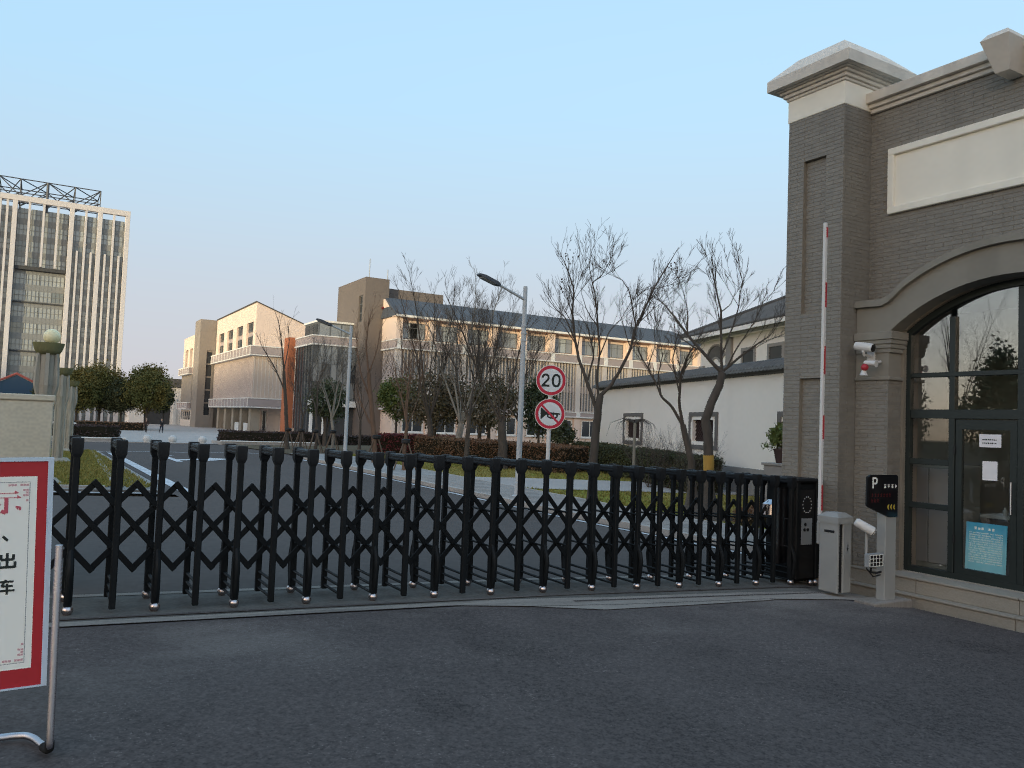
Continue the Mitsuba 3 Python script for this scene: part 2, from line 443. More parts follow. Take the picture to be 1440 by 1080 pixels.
leaf('leaf_green', (0.085, 0.115, 0.028), (0.13, 0.15, 0.04), 2.0)
leaf('leaf_dark', (0.045, 0.06, 0.028), (0.075, 0.085, 0.04), 1.5)
leaf('leaf_olive', (0.105, 0.090, 0.05), (0.15, 0.115, 0.075), 1.2)
leaf('leaf_gold', (0.10, 0.105, 0.032), (0.17, 0.128, 0.032), 0.3)
leaf('leaf_far', (0.045, 0.055, 0.026), (0.07, 0.072, 0.03), 0.4)
leaf('leaf_hedge', (0.05, 0.062, 0.028), (0.075, 0.08, 0.035), 1.0)
leaf('leaf_maroon', (0.055, 0.035, 0.034), (0.075, 0.05, 0.042), 0.8)
leaf('leaf_red', (0.17, 0.035, 0.04), (0.11, 0.035, 0.035), 0.8)
leaf('leaf_brown', (0.17, 0.085, 0.045), (0.15, 0.095, 0.055), 0.8)
leaf('dry_leaf', (0.06, 0.04, 0.03), (0.09, 0.06, 0.04), 2)
mat('hedge_core', (0.025, 0.022, 0.015), 0.95, 0.05)
mat('lamp_metal', vary((0.42, 0.44, 0.45), 0.06, 2), 0.5, 0.4)
mat('red_sign', (0.50, 0.025, 0.05), 0.45, 0.4)
mat('white_sign', (0.68, 0.70, 0.70), 0.5, 0.4)
mat('pale_stone', vary((0.58, 0.56, 0.53), 0.1, 2), 0.8, 0.2)
mat('cloth_brown', (0.06, 0.04, 0.035), 0.9, 0.1)
mat('cloth_navy', (0.03, 0.035, 0.05), 0.9, 0.1)
mat('skin', (0.42, 0.27, 0.2), 0.6, 0.3)
mat('pale_pink_print', (0.60, 0.33, 0.34), 0.5)
mat('tile_end', vary((0.17, 0.17, 0.165), 0.2, 4), 0.75, 0.3)
mat('window_stone', vary((0.15, 0.135, 0.125), 0.08, 1.5), 0.8, 0.2)
mat('tile_row', vary((0.125, 0.118, 0.11), 0.25, 3), 0.75, 0.3)
mat('slab_stone', vary((0.255, 0.225, 0.20), 0.12, 2), 0.85, 0.25)
mat('slab_stone_dark', vary((0.205, 0.182, 0.163), 0.12, 2), 0.85, 0.25)

# ------------------------------------------------------------------ ground, roads, pavements
WORLD = sbox(-150, -120, 260, 330)
v, f = sheet(WORLD, -0.05, step=5)
far = sbox(-4000, -4000, 4000, 4000).difference(WORLD)
add('ground', join([(v, f), (lambda q: (np.c_[q[0], np.full(len(q[0]), -1.36)], q[1]))(trimesh.creation.triangulate_polygon(far, engine='earcut'))]), 'soil', kind='structure')
HX, HY = -0.8, -0.6                                  # unseen ridge added sunward, shaped to shade the foreground and lower floors
q = np.linspace(-1, 1, 121); V, F = [], []
for k, (r, h) in enumerate(((540, -1.5), (595, 44), (640, 76), (700, 66), (900, -1.5))):
    w = 900 * q
    hh = h * (0.98 + 0.04 * meshkit.fbm(np.c_[w / 90, np.full(121, k * 3.0), np.zeros(121)], 3)) if h > 0 else np.full(121, h)
    V.append(np.c_[HX * r - HY * w, HY * r + HX * w, hh])
V = np.vstack(V); i, j = np.meshgrid(np.arange(4), np.arange(120), indexing='ij'); a = (i * 121 + j).ravel()
add('hills', (V, np.vstack([np.stack([a, a + 1, a + 122], 1), np.stack([a, a + 122, a + 121], 1)])), 'soil', kind='structure', smooth=True)
FORE = sbox(-60, -60, 9.3, 7.05).union(sbox(9.3, -60, 40, 1.6))
add('forecourt', sheet(FORE, 0.0, step=1.5), 'asphalt', kind='structure')
TRACK = Polygon([(-12, 7.02), (3.6, 7.06), (4.3, 6.86), (5.2, 6.74), (7.4, 6.70), (9.3, 6.35), (9.3, 8.25), (-12, 8.25)])
add('gate_track', sheet(TRACK, 0.006, step=1.0), 'old_concrete', kind='structure')
STRIP = Polygon([(-12, 7.02), (3.6, 7.06), (4.3, 6.86), (5.2, 6.74), (7.4, 6.70), (9.3, 6.35), (9.3, 6.9), (7.4, 7.08), (5.4, 7.08), (4.2, 7.20), (-12, 7.16)])
add('track_strip', sheet(STRIP, 0.011, step=0.7), 'concrete', kind='structure')
add('track_strip', sheet(sbox(-12, 8.12, 8.8, 8.22), 0.011, step=1.0), 'concrete', kind='structure')
add('track_groove', sheet(Polygon([(-12, 7.25), (8.9, 7.25), (8.9, 7.30), (-12, 7.30)]).union(Polygon([(4.9, 6.93), (8.6, 6.86), (8.6, 6.90), (4.9, 6.98)])), 0.015, step=1.0), 'asphalt', kind='structure')
KL, KR = 2.75, 10.95                                # the two kerb lines of the campus road
ROAD = sbox(-9, 8.25, 9.3, 14.0).union(sbox(KL, 8.25, KR, 59.5)).union(sbox(-60, 41.5, 70, 59.5)).union(Polygon([(KL, 19), (KL - 3, 19), (KL, 23)])).union(Polygon([(KR, 36), (KR, 41.5), (KR + 6, 41.5)])).union(sbox(9.3, 10.5, KR, 14)).union(sbox(-9, 14, KL, 18.4))
add('road', sheet(ROAD, 0.002, step=1.5), 'road_asphalt', kind='structure')
PLAZA = sbox(-40, 59.8, 60, 210)
add('plaza', sheet(PLAZA, 0.02, step=3), 'plaza_slabs', kind='structure')
add('plaza_edge', sheet(sbox(-40, 59.5, 10.2, 59.8), 0.06, step=3, skirt=0.1), 'kerb_stone', kind='structure')
LAWN_L = Polygon([(-7, 19.6), (1.35, 19.6), (1.6, 20.2), (2.25, 40.4), (-7, 40.4)])
add('corner_paving', sheet(Polygon([(-7, 19.2), (2.5, 19.2), (2.62, 20.2), (2.62, 41), (-7, 41)]), 0.07, step=1.5, skirt=0.12), 'sidewalk_slabs', kind='structure')
add('lawn_base', sheet(LAWN_L, 0.10, step=1.5), 'lawn_turf', kind='structure')
WALK_R = sbox(KR + 0.18, 8.4, 13.6, 41)
add('sidewalk', sheet(WALK_R, 0.11, step=1.5), 'sidewalk_slabs', kind='structure')


def gblock(pts, z0, z1):
    """A block with a four-cornered plan, its top and bottom following the ground."""
    q = np.array(pts, float); g = gz(q[:, 0], q[:, 1]); c = q.mean(0)
    t = c + (q - c) * (1 - 0.012 / np.linalg.norm(q - c, axis=1, keepdims=True).clip(0.05))
    V = np.vstack([np.c_[q, g + z0], np.c_[q, g + z1 - 0.008], np.c_[t, g + z1]])
    F = [[8, 9, 10], [8, 10, 11]]
    for k in (0, 4):
        for i in range(4):
            j = (i + 1) % 4
            F += [[k + i, k + j, k + j + 4], [k + i, k + j + 4, k + i + 4]]
    return V, np.array(F)


def kerb(a, b, w, n, z1=0.125):
    """A run of kerb stones from a to b, w wide to its left."""
    k = add('kerb', sheet(LineString([a, b]).buffer(w * 0.3, cap_style=2, single_sided=False), 0.0, step=1.5), 'mortar', kind='structure')
    a, b = np.array(a, float), np.array(b, float); d = (b - a) / n; u = d / np.linalg.norm(d); m = np.array([-u[1], u[0]]) * w / 2; e = u * 0.005
    for i in range(n):
        p, q = a + d * i + e, a + d * (i + 1) - e
        add('stone', gblock([p - m, q - m, q + m, p + m], -0.1, z1 + 0.004 * ((i * 7) % 3 - 1)), 'kerb_stone', k)


kerb((KR + 0.09, 8.4), (KR + 0.09, 38), 0.18, 30)
kerb((13.66, 8.4), (13.66, 41), 0.12, 33)
kerb((-7, 19.5), (1.42, 19.5), 0.16, 9)
kerb((1.68, 20.1), (2.33, 40.4), 0.16, 20)
for i in range(4):
    for j in range(30):
        x0, y0 = KR + 0.19 + i * 0.6025, 8.42 + j * 0.62
        add('slab', gblock([(x0 + 0.004, y0 + 0.004), (x0 + 0.5985, y0 + 0.004), (x0 + 0.5985, y0 + 0.616), (x0 + 0.004, y0 + 0.616)], 0.08, 0.122 + 0.002 * ((i * 5 + j * 3) % 3)), 'slab_stone' if (i + j * 2) % 5 else 'slab_stone_dark', 'sidewalk')
LAWN_R = Polygon([(13.72, 12.2), (26, 12.2), (40, 30), (40, 47), (13.72, 41)])
add('garden_base', sheet(LAWN_R, 0.08, step=1.5), 'lawn_turf', kind='structure')
PATH = Polygon([(14, 22.5), (19, 20.5), (27, 16.5), (31, 18.5), (21, 24.5), (16, 26.5), (13.72, 27), (13.72, 23)])
add('garden_path', sheet(PATH, 0.10, step=1.5), 'plaza_slabs', kind='structure')
add('yard', sheet(Polygon([(13.72, 8.4), (30, 8.4), (30, 16), (26, 12.2), (13.72, 12.2)]), 0.09, step=1.5), 'sidewalk_slabs', kind='structure')
add('beds_base', sheet(Polygon([(11.4, 41), (13.72, 41), (40, 47.5), (90, 70), (90, 97), (33, 97), (18, 60.5), (11.4, 60.5)]), 0.05, step=3), 'soil', kind='structure')


def line(pts, w, dz=0.012):
    return sheet(LineString(pts).buffer(w / 2, cap_style=2), dz, step=1.5)


add('edge_line', line([(KL + 0.35, 19.7), (KL + 0.35, 40.8)], 0.30), 'road_paint', kind='structure')
add('edge_line', line([(0.0, 18.95), (2.55, 18.95)], 0.16, 0.03), 'road_paint', kind='structure')
add('edge_line', line([(KR - 0.28, 9.5), (KR - 0.28, 38)], 0.13), 'road_paint', kind='structure')
add('stop_line', line([(0.5, 42.6), (13.5, 43.4)], 0.22), 'road_paint', kind='structure')
# lane arrow on the road: a straight arrow and a turning head beside it
add('lane_arrow', [sheet(p, 0.012, step=1.0) for p in (
    sbox(4.85, 33.6, 5.1, 39.2), Polygon([(4.5, 38.6), (4.98, 41.6), (5.45, 38.6)]),
    Polygon([(5.1, 34.6), (5.1, 35.4), (6.6, 36.6), (6.6, 35.9)]), Polygon([(6.3, 37.6), (7.4, 36.4), (6.2, 34.6)]))], 'road_paint', kind='structure')
add('worn_patch', sheet(Polygon([(4.35, 6.84), (5.0, 6.55), (6.2, 6.58), (7.5, 6.64), (7.45, 6.69), (5.2, 6.73)]), 0.009, step=0.5), 'concrete', kind='structure')

# ------------------------------------------------------------------ gatehouse
GS, GDROP = 1.05, 0.0825            # the gatehouse is drawn a little under size: grown and lowered onto its ground here


def gh_fit(mesh):
    v, f = mv(join(mesh) if isinstance(mesh, list) else mesh)
    return v * GS - np.array([0, 0, GDROP]), f


GH_FIT = True
GH = thing('gatehouse', 'grey brick gatehouse with arched dark window, cream panel and capped corner pillar on the right', 'building')
FX, SX, PX = 9.45, 9.2, 8.95         # facade, arch surround, corner pillar
YM = 4.95                            # the arch's middle


def arc_z(y, R, top):
    return top - R + math.sqrt(max(R * R - (y - YM) ** 2, 0))


def arch_pts(hs, R, top, n=22, y0=None):
    return [(YM + s, arc_z(YM + s, R, top)) for s in np.linspace(hs, -hs, n)]


def hood_z(y):
    a = abs(y - YM)
    if a > 1.72:
        return 3.335
    z = arc_z(YM + a, 2.40, 3.88)
    t = min(max((a - 1.25) / 0.47, 0), 1); t = t * t * (3 - 2 * t)
    return z * (1 - t) + 3.335 * t


OPEN = Polygon([(YM + 1.43, 0.0)] + arch_pts(1.43, 2.30, 3.52) + [(YM - 1.43, 0.0)])
ys = np.linspace(YM + 1.94, YM - 1.94, 41)
SURR = Polygon([(ys[0], 2.42)] + [(y, hood_z(y)) for y in ys] + [(ys[-1], 2.42)]).difference(Polygon([(YM + 1.47, -1)] + arch_pts(1.47, 2.30, 3.53) + [(YM - 1.47, -1)]))
FRONT = sbox(YM - 2.2, -0.5, YM + 2.2, 6.02)
# body: front wall with the opening, back and side walls, roof
add('wall', [extr(FRONT.difference(OPEN), 'x', FX, FX + 0.3), bx(FX + 0.3, 14.2, 7.6, 7.8, -0.6, 6.02), bx(FX + 0.3, 14.2, 2.1, 2.3, -0.6, 6.02), bx(14.0, 14.2, 2.3, 7.6, -0.6, 6.02)], 'mortar', GH)
add('roof', bx(FX - 0.02, 14.3, 2.0, 7.9, 6.02, 6.10), 'stucco_dark', GH)
add('floor', bx(FX + 0.02, 14.0, 2.3, 7.6, -0.5, 0.03), 'step_stone', GH)
add('ceiling', bx(FX + 0.3, 14.0, 2.3, 7.6, 3.62, 3.7), 'room_wall', GH)
add('inner_wall', [bx(12.2, 12.3, 2.3, 7.6, 0.03, 3.62), bx(FX + 0.31, 12.2, 7.5, 7.58, 0.03, 3.62), bx(FX + 0.31, 12.2, 2.32, 2.4, 0.03, 3.62)], 'room_wall', GH)


def bricks(u0, u1, z0, z1, place, keep=None, seed=0):
    """Running bond of thin brick slips; place(u, d, z) maps (along, out of the wall, up) to the world; keep(uc, zc) drops bricks."""
    r = np.random.default_rng(seed); V, F = [], []
    for k in range(int(math.floor((z0 + 30) / BR_H)), int(math.ceil((z1 + 30) / BR_H))):
        za, zb = k * BR_H - 30 + 0.0022, (k + 1) * BR_H - 30 - 0.0022
        za, zb = max(za, z0), min(zb, z1)
        if zb - za < 0.015:
            continue
        s = (k % 2) * 0.5 * BR_L
        for c in range(int(math.floor((u0 - s) / BR_L)), int(math.ceil((u1 - s) / BR_L)) + 1):
            ua, ub = max(c * BR_L + s + 0.0018, u0), min((c + 1) * BR_L + s - 0.0018, u1)
            if ub - ua < 0.02 or (keep and not keep((ua + ub) / 2, (za + zb) / 2)):
                continue
            d = 0.0042 + r.uniform(-0.0008, 0.0008); t = r.uniform(-0.0004, 0.0004); h = 0.0012
            q = [(ua, -0.004, za), (ub, -0.004, za), (ub, -0.004, zb), (ua, -0.004, zb), (ua + h, d + t, za + h), (ub - h, d - t, za + h), (ub - h, d - t, zb - h), (ua + h, d + t, zb - h)]
            n = len(V) * 8
            V.append([place(*p) for p in q])
            F.append(np.array([[4, 5, 6], [4, 6, 7], [0, 1, 5], [0, 5, 4], [1, 2, 6], [1, 6, 5], [2, 3, 7], [2, 7, 6], [3, 0, 4], [3, 4, 7]]) + n)
    return np.array(V).reshape(-1, 3), np.vstack(F)


add('wall_bricks', bricks(2.75, 6.9, 3.3, 6.0, lambda u, d, z: (FX - d, u, z), keep=lambda u, z: z > hood_z(u) - 0.1 and not (3.3 < u < 6.6 and 4.6 < z < 5.38)), 'brick_tile', GH, kind='stuff')
# corner pillars (the far one stands outside the picture)
for side in (1, -1):
    pl = add('pillar', [bx(PX, FX + 0.3, YM + side * 1.95, YM + side * 2.85, -0.5, 6.0)] + [bx(PX - 0.06, PX, YM + side * 1.95 - (0 if side > 0 else 0.001), YM + side * 1.951 , -0.5, 6.0)], 'mortar', GH)
    ya, yb = sorted((YM + side * 1.95, YM + side * 2.85))
    fp = lambda u, d, z: (PX - 0.06 - d, u, z)
    add('brick_courses', [bricks(a_, b_, z0, z1, fp, seed=3) for a_, b_, z0, z1 in ((ya, ya + 0.27, -0.14, 6.0), (yb - 0.27, yb, -0.14, 6.0), (ya + 0.27, yb - 0.27, 5.39, 6.0), (ya + 0.27, yb - 0.27, 2.42, 3.3), (ya + 0.27, yb - 0.27, -0.14, 0.4))], 'brick_tile', pl, kind='stuff')
    fr = sbox(ya, -0.5, yb, 6.0).difference(sbox(ya + 0.27, 3.3, yb - 0.27, 5.39)).difference(sbox(ya + 0.27, 0.4, yb - 0.27, 2.42))
    add('pillar_face', extr(fr, 'x', PX - 0.06, PX), 'mortar', pl)
    add('recess_bricks', bricks(ya + 0.27, yb - 0.27, 0.4, 5.39, lambda u, d, z: (PX - d, u, z), keep=lambda u, z: not 2.42 < z < 3.3, seed=4), 'brick_tile', pl, kind='stuff')
    yf = ya if side > 0 else yb
    sg = -1 if side > 0 else 1
    add('side_bricks', bricks(PX - 0.058, FX + 0.02, -0.14, 6.0, lambda u, d, z: (u, yf + sg * d, z), seed=5), 'brick_tile', pl, kind='stuff')
    cap = []
    for (o, z0, z1) in ((0.015, 6.0, 6.31), (0.035, 6.31, 6.35), (0.065, 6.35, 6.40), (0.10, 6.40, 6.44), (0.14, 6.44, 6.475)):
        cap.append(cbx(PX - 0.06 - o, PX + 0.93 + o, ya - o, yb + o, z0, z1, 0.006))
    add('frieze', cap[0], 'cream_panel', pl)
    add('capital', cap[1:], 'stucco', pl)
    o, xa_, xb_ = 0.22, PX - 0.28, PX + 1.13
    sl = hull([(x, y, z) for z, q in ((6.46, 0.0), (6.61, 0.0), (6.90, 0.29)) for x in (xa_ + q, xb_ - q) for y in (ya - o + q, yb + o - q)])
    add('cap_slab', sl, 'stucco', pl)
    add('cap_plinth', cbx(PX - 0.12, FX + 0.1, ya - 0.1, yb + 0.1, -0.6, -0.14, 0.012), 'step_stone', pl)
# stepped cornice and the block over its middle
for (o, z0, z1) in ((0.05, 5.97, 6.03), (0.09, 6.03, 6.09), (0.15, 6.09, 6.22)):
    add('cornice', cbx(FX - o, FX + 0.3, YM - 1.94, YM + 1.94, z0, z1, 0.006), 'stucco', GH)
YK = 5.03
add('keystone_block', hull([(8.98 + a, YK + b, z) for a, b, z in ((0.17, -0.08, 5.82), (0.17, 0.08, 5.82), (0.5, -0.08, 5.82), (0.5, 0.08, 5.82), (0.0, -0.16, 6.17), (0.0, 0.16, 6.17), (0.6, -0.16, 6.17), (0.6, 0.16, 6.17), (0.07, -0.11, 6.25), (0.07, 0.11, 6.25), (0.6, -0.11, 6.25), (0.6, 0.11, 6.25))]), 'stucco', GH)
# cream name panel with a raised frame
add('name_panel', bx(FX - 0.012, FX + 0.01, 3.36, 6.54, 4.64, 5.34), 'cream_panel', GH)
for q in ((3.28, 6.62, 5.33, 5.42), (3.28, 6.62, 4.56, 4.65), (6.535, 6.62, 4.65, 5.33), (3.28, 3.365, 4.65, 5.33)):
    add('panel_frame', cbx(FX - 0.055, FX, *q, 0.006), 'cream_panel', GH)
# plaster arch surround, its hood moulding, springer capitals, brick jambs
add('arch_surround', extr(SURR, 'x', SX, FX), 'stucco_dark', GH)
hood = []
for a, b in zip(ys[:-1], ys[1:]):
    hood.append(hull([(x, y, hood_z(y) + dz) for x in (SX - 0.06, FX) for y in (a, b) for dz in (0.0, 0.085)]))
add('hood_moulding', hood, 'stucco_dark', GH)
for side in (1, -1):
    ya, yb = sorted((YM + side * 1.455, YM + side * 1.94))
    for (o, z0, z1) in ((0.06, 2.90, 3.0), (0.045, 2.845, 2.90), (0.03, 2.79, 2.845), (0.015, 2.735, 2.79)):
        add('springer_moulding', cbx(SX - o, FX + 0.04, ya - (o if side > 0 else 0), yb + (o if side < 0 else 0), z0, z1, 0.006), 'stucco_dark', GH)
    add('springer_ledge', cbx(SX - 0.03, FX + 0.04, ya - (0.02 if side > 0 else 0), yb + (0.02 if side < 0 else 0), 2.39, 2.43, 0.006), 'stucco_dark', GH)
    jb = add('jamb', bx(SX, FX + 0.02, ya + 0.012, yb, 0.02, 2.39), 'mortar', GH)
    add('jamb_bricks', bricks(ya + 0.008, yb, 0.02, 2.385, lambda u, d, z: (SX - d, u, z), seed=6), 'brick_tile', jb, kind='stuff')
    yf, sg = (ya, -1) if side > 0 else (yb, 1)
    add('jamb_side_bricks', bricks(SX - 0.014, FX + 0.04, 0.02, 2.385, lambda u, d, z: (u, yf + 0.012 * side + sg * d, z), seed=7), 'brick_tile', jb, kind='stuff')
# steps
for (x0, z0, z1, y1) in ((9.03, -0.6, -0.165, 6.86), (9.14, -0.165, 0.02, 6.88)):
    y = y1
    k = 0
    while y > 3.0:
        L = 1.18 if k else 0.9
        add('step_slab', cbx(x0, FX + 0.4, max(y - L, 3.0) + 0.003, y - 0.003, z0, z1 - 0.028, 0.006), 'step_stone', GH)
        add('step_nosing', cbx(x0 - 0.02, FX + 0.4, max(y - L, 3.0) + 0.002, y - 0.002, z1 - 0.026, z1, 0.008), 'step_stone', GH)
        y -= L; k += 1
# arched window: frame, mullions, panes, door
WX0, WX1 = FX + 0.05, FX + 0.12
WN = add('arched_window', extr(Polygon([(YM + 1.46, 0.03)] + arch_pts(1.46, 2.30, 3.53) + [(YM - 1.46, 0.03)]).difference(Polygon([(YM + 1.37, 0.10)] + arch_pts(1.37, 2.24, 3.44) + [(YM - 1.37, 0.10)])), 'x', WX0, WX1), 'alu_frame', GH)
M1, M2, M3 = 5.78, 4.985, 4.19
for y, z0, z1 in ((M1, 0.1, 3.16), (M2, 0.1, 3.43), (M3, 0.1, 3.16)):
    add('mullion', cbx(WX0 - 0.005, WX1 + 0.005, y - 0.036, y + 0.036, z0, z1, 0.004), 'alu_frame', WN)
for z, w in ((2.46, 0.028), (1.98, 0.055)):
    add('transom', cbx(WX0 - 0.008, WX1 + 0.008, YM - 1.36, YM + 1.36, z - w, z + w, 0.004), 'alu_frame', WN)
for z in (1.39, 0.85):
    add('glazing_bar', cbx(WX0, WX1, 5.816, 6.32, z - 0.035, z + 0.035, 0.004), 'alu_frame', WN)
xs_ = FX + 0.085
UP = Polygon([(YM + 1.37, 2.035)] + arch_pts(1.37, 2.24, 3.44) + [(YM - 1.37, 2.035)])
for a, b, z0, z1 in ((5.816, 6.4, 2.03, 2.432), (5.021, 5.744, 2.03, 2.432), (4.226, 4.949, 2.03, 2.432), (3.5, 4.154, 2.03, 2.432),
                     (5.816, 6.4, 2.488, 3.6), (5.021, 5.744, 2.488, 3.6), (4.226, 4.949, 2.488, 3.6), (3.5, 4.154, 2.488, 3.6)):
    g = UP.intersection(sbox(a, z0, b, z1))
    p, f = trimesh.creation.triangulate_polygon(g, engine='earcut')
    add('upper_pane', (np.c_[np.full(len(p), xs_), p], f), 'window_glass', WN)
for z0, z1 in ((0.1, 0.815), (0.885, 1.355), (1.425, 1.925)):
    p = np.array([(5.816, z0), (6.32, z0), (6.32, z1), (5.816, z1)])
    add('side_pane', (np.c_[np.full(4, xs_), p], np.array([[0, 1, 2], [0, 2, 3]])), 'pane_glass', WN)
for k, (a, b) in enumerate(((5.03, 5.735), (3.5, 4.15))):
    DR = add('door', extr(sbox(a, 0.06, b, 1.915).difference(sbox(a + 0.075, 0.17, b - 0.075, 1.80)), 'x', WX0 + 0.01, WX1 - 0.01), 'alu_frame', GH)
    p = np.array([(a + 0.07, 0.16), (b - 0.07, 0.16), (b - 0.07, 1.81), (a + 0.07, 1.81)])
    add('door_pane', (np.c_[np.full(4, xs_), p], np.array([[0, 1, 2], [0, 2, 3]])), 'pane_glass', DR)
    add('handle', tube([(WX0 - 0.045, a + 0.035, 0.86), (WX0 - 0.045, a + 0.035, 1.22)], 0.010, 8), 'stainless', DR)
    for z in (0.45, 1.5):
        add('hinge', cbx(WX0 - 0.01, WX0 + 0.02, b - 0.002, b + 0.02, z, z + 0.1, 0.003), 'black', DR)
# inside: desk, cabinet, red board
k = thing('guard_desk', 'dark desk seen through the booth door glass behind the blue notice', 'desk')
add('top', cbx(10.05, 10.7, 3.2, 5.75, 0.74, 0.78, 0.006), 'room_wall', k)
add('body', bx(10.12, 10.65, 3.3, 5.7, 0.03, 0.74), 'room_dark', k)
k = thing('storage_cabinet', 'pale cabinet standing inside behind the narrow left window panes', 'cabinet')
add('body', cbx(10.0, 10.5, 6.0, 6.75, 0.03, 1.35, 0.008), 'room_wall', k)
add('door', cbx(9.975, 9.998, 6.02, 6.36, 0.1, 1.3, 0.005), 'gray_metal', k)
add('door', cbx(9.975, 9.998, 6.38, 6.73, 0.1, 1.3, 0.005), 'gray_sticker', k)
k = thing('red_notice_board', 'dim red notice board on the back wall of the guard room', 'board')
add('panel', cbx(12.15, 12.2, 5.4, 6.25, 1.1, 1.85, 0.005), 'dark_red', k)
add('frame', [bx(12.12, 12.16, 5.36, 6.29, 1.84, 1.88), bx(12.12, 12.16, 5.36, 6.29, 1.06, 1.1)], 'wood', k)
k = thing('red_cabinet', 'deep red cabinet just inside the open doorway at the right edge', 'cabinet')
add('body', cbx(10.0, 10.4, 4.45, 4.85, 0.03, 0.98, 0.006), 'dark_red', k)
add('top', cbx(9.98, 10.42, 4.43, 4.87, 0.98, 1.0, 0.004), 'white_paint', k)
k = thing('desk_clutter', 'small bottles and a paper box standing on the guard desk', 'bottles')
for y, h in ((5.5, .10), (5.33, .14), (5.26, .16), (5.19, .15)):
    add('bottle', lathe([(0, 0), (0.025, 0), (0.025, h * .65), (0.01, h * .8), (0.01, h), (0, h)], 10, (10.15, y, 0.78)), 'black' if h > .13 else 'room_wall', k)
add('paper_box', cbx(10.1, 10.2, 5.05, 5.2, 0.78, 0.86, 0.003), 'paper', k)


def notice(key, label, m, y0, y1, z0, z1, x, lines, tilt=0.0, ink='black_print'):
    k = thing(key, label, 'notice')
    add('sheet', xf(bx(x - 0.003, x, y0, y1, z0, z1), np.array([[1, 0, 0, 0], [0, 1, tilt, -tilt * z0], [0, 0, 1, 0], [0, 0, 0, 1]])), m, k)
    return k


def print_lines(k, x, y0, y1, zs, h, m, r, tilt=0, z0=0):
    """Rows of small character-sized marks, as the distant print reads."""
    b = []
    for z in zs:
        y = y1
        while y > y0 + h:
            w = h * r.uniform(0.7, 1.0)
            if r.random() < 0.88:
                yy = y + tilt * (z - z0)
                b.append(bx(x - 0.0015, x, yy - w * 0.85, yy, z, z + h * r.uniform(0.6, 1)))
            y -= h * 1.15
    add('lettering', b, m, k)


r_ = np.random.default_rng(3)
xp = xs_ - 0.012
k = notice('paper_notice', 'landscape white paper with two printed lines, upper of two on the door glass', 'paper', 5.21, 5.46, 1.60, 1.75, xp, 0)
print_lines(k, xp - 0.0035, 5.25, 5.42, (1.64, 1.68), 0.018, 'black_print', r_)
k = notice('paper_notice', 'upright blank white paper, lower of two on the door glass', 'paper', 5.25, 5.42, 1.22, 1.44, xp, 0)
k = notice('blue_notice', 'large blue printed notice leaning inside the bottom of the booth door', 'poster_blue', 5.17, 5.64, 0.17, 0.72, xs_ + 0.03, 0, tilt=-0.03)
print_lines(k, xs_ + 0.0265, 5.2, 5.60, np.arange(0.26, 0.60, 0.026), 0.013, 'white_print', r_, -0.03, 0.17)
print_lines(k, xs_ + 0.0265, 5.28, 5.54, (0.64,), 0.035, 'white_print', r_, -0.03, 0.17)

# ------------------------------------------------------------------ cameras on the arch's left springer
k = thing('security_camera', 'white bullet camera with black lens, upper one on the arch springer', 'camera')
add('bracket', [tube([(9.18, 6.66, 2.70), (9.02, 6.64, 2.70), (8.98, 6.63, 2.75)], 0.018, 8), bx(9.17, 9.2, 6.61, 6.71, 2.64, 2.76)], 'white_paint', k)
add('body', xf(lathe([(0, -0.02), (0.05, -0.01), (0.058, 0.03), (0.058, 0.2), (0.05, 0.22)], 16), T().translate([9.0, 6.74, 2.82]).rotate([1, 0.15, 0], 100)), 'white_paint', k, smooth=40)
add('lens', xf(lathe([(0, 0.216), (0.05, 0.216), (0.05, 0.226), (0.03, 0.228), (0, 0.23)], 16), T().translate([9.0, 6.74, 2.82]).rotate([1, 0.15, 0], 100)), 'black_gloss', k, smooth=40)
k = thing('security_camera', 'small white camera with red and green parts under the upper bullet camera', 'camera')
add('bracket', tube([(9.18, 6.52, 2.62), (9.02, 6.50, 2.60)], 0.016, 8), 'white_paint', k)
add('body', xf(lathe([(0, 0), (0.025, 0), (0.03, 0.02), (0.034, 0.13), (0.048, 0.15), (0, 0.15)], 14), T().translate([9.0, 6.62, 2.60]).rotate([1, 0.2, 0], 95)), 'white_paint', k, smooth=40)
add('warning_lamp', sphere((8.98, 6.6, 2.54), 0.045, 2), 'red_paint', k, smooth=True)
add('siren_horn', lathe([(0.02, 0.08), (0.03, 0.05), (0.05, 0.0), (0.0, 0.01)], 14, (8.99, 6.62, 2.44)), 'white_paint', k, smooth=40)

GH_FIT = False

# ------------------------------------------------------------------ the folding gate
GT = thing('folding_gate', 'long black folding lattice gate with chrome ball wheels drawn across the drive', 'gate')
GY0, GY1, GP, GX = 7.47, 7.97, 0.3225, 0.325


def gate_bar(xa, za, xb, zb, y):
    L = math.hypot(xb - xa, zb - za) + 0.05; a = math.atan2(zb - za, xb - xa)
    v, f = cbx(-L / 2, L / 2, -0.007, 0.007, -0.0255, 0.0255, 0.004)
    c, s = math.cos(a), math.sin(a)
    return np.c_[v[:, 0] * c - v[:, 2] * s + (xa + xb) / 2, v[:, 1] + y, v[:, 0] * s + v[:, 2] * c + (za + zb) / 2], f


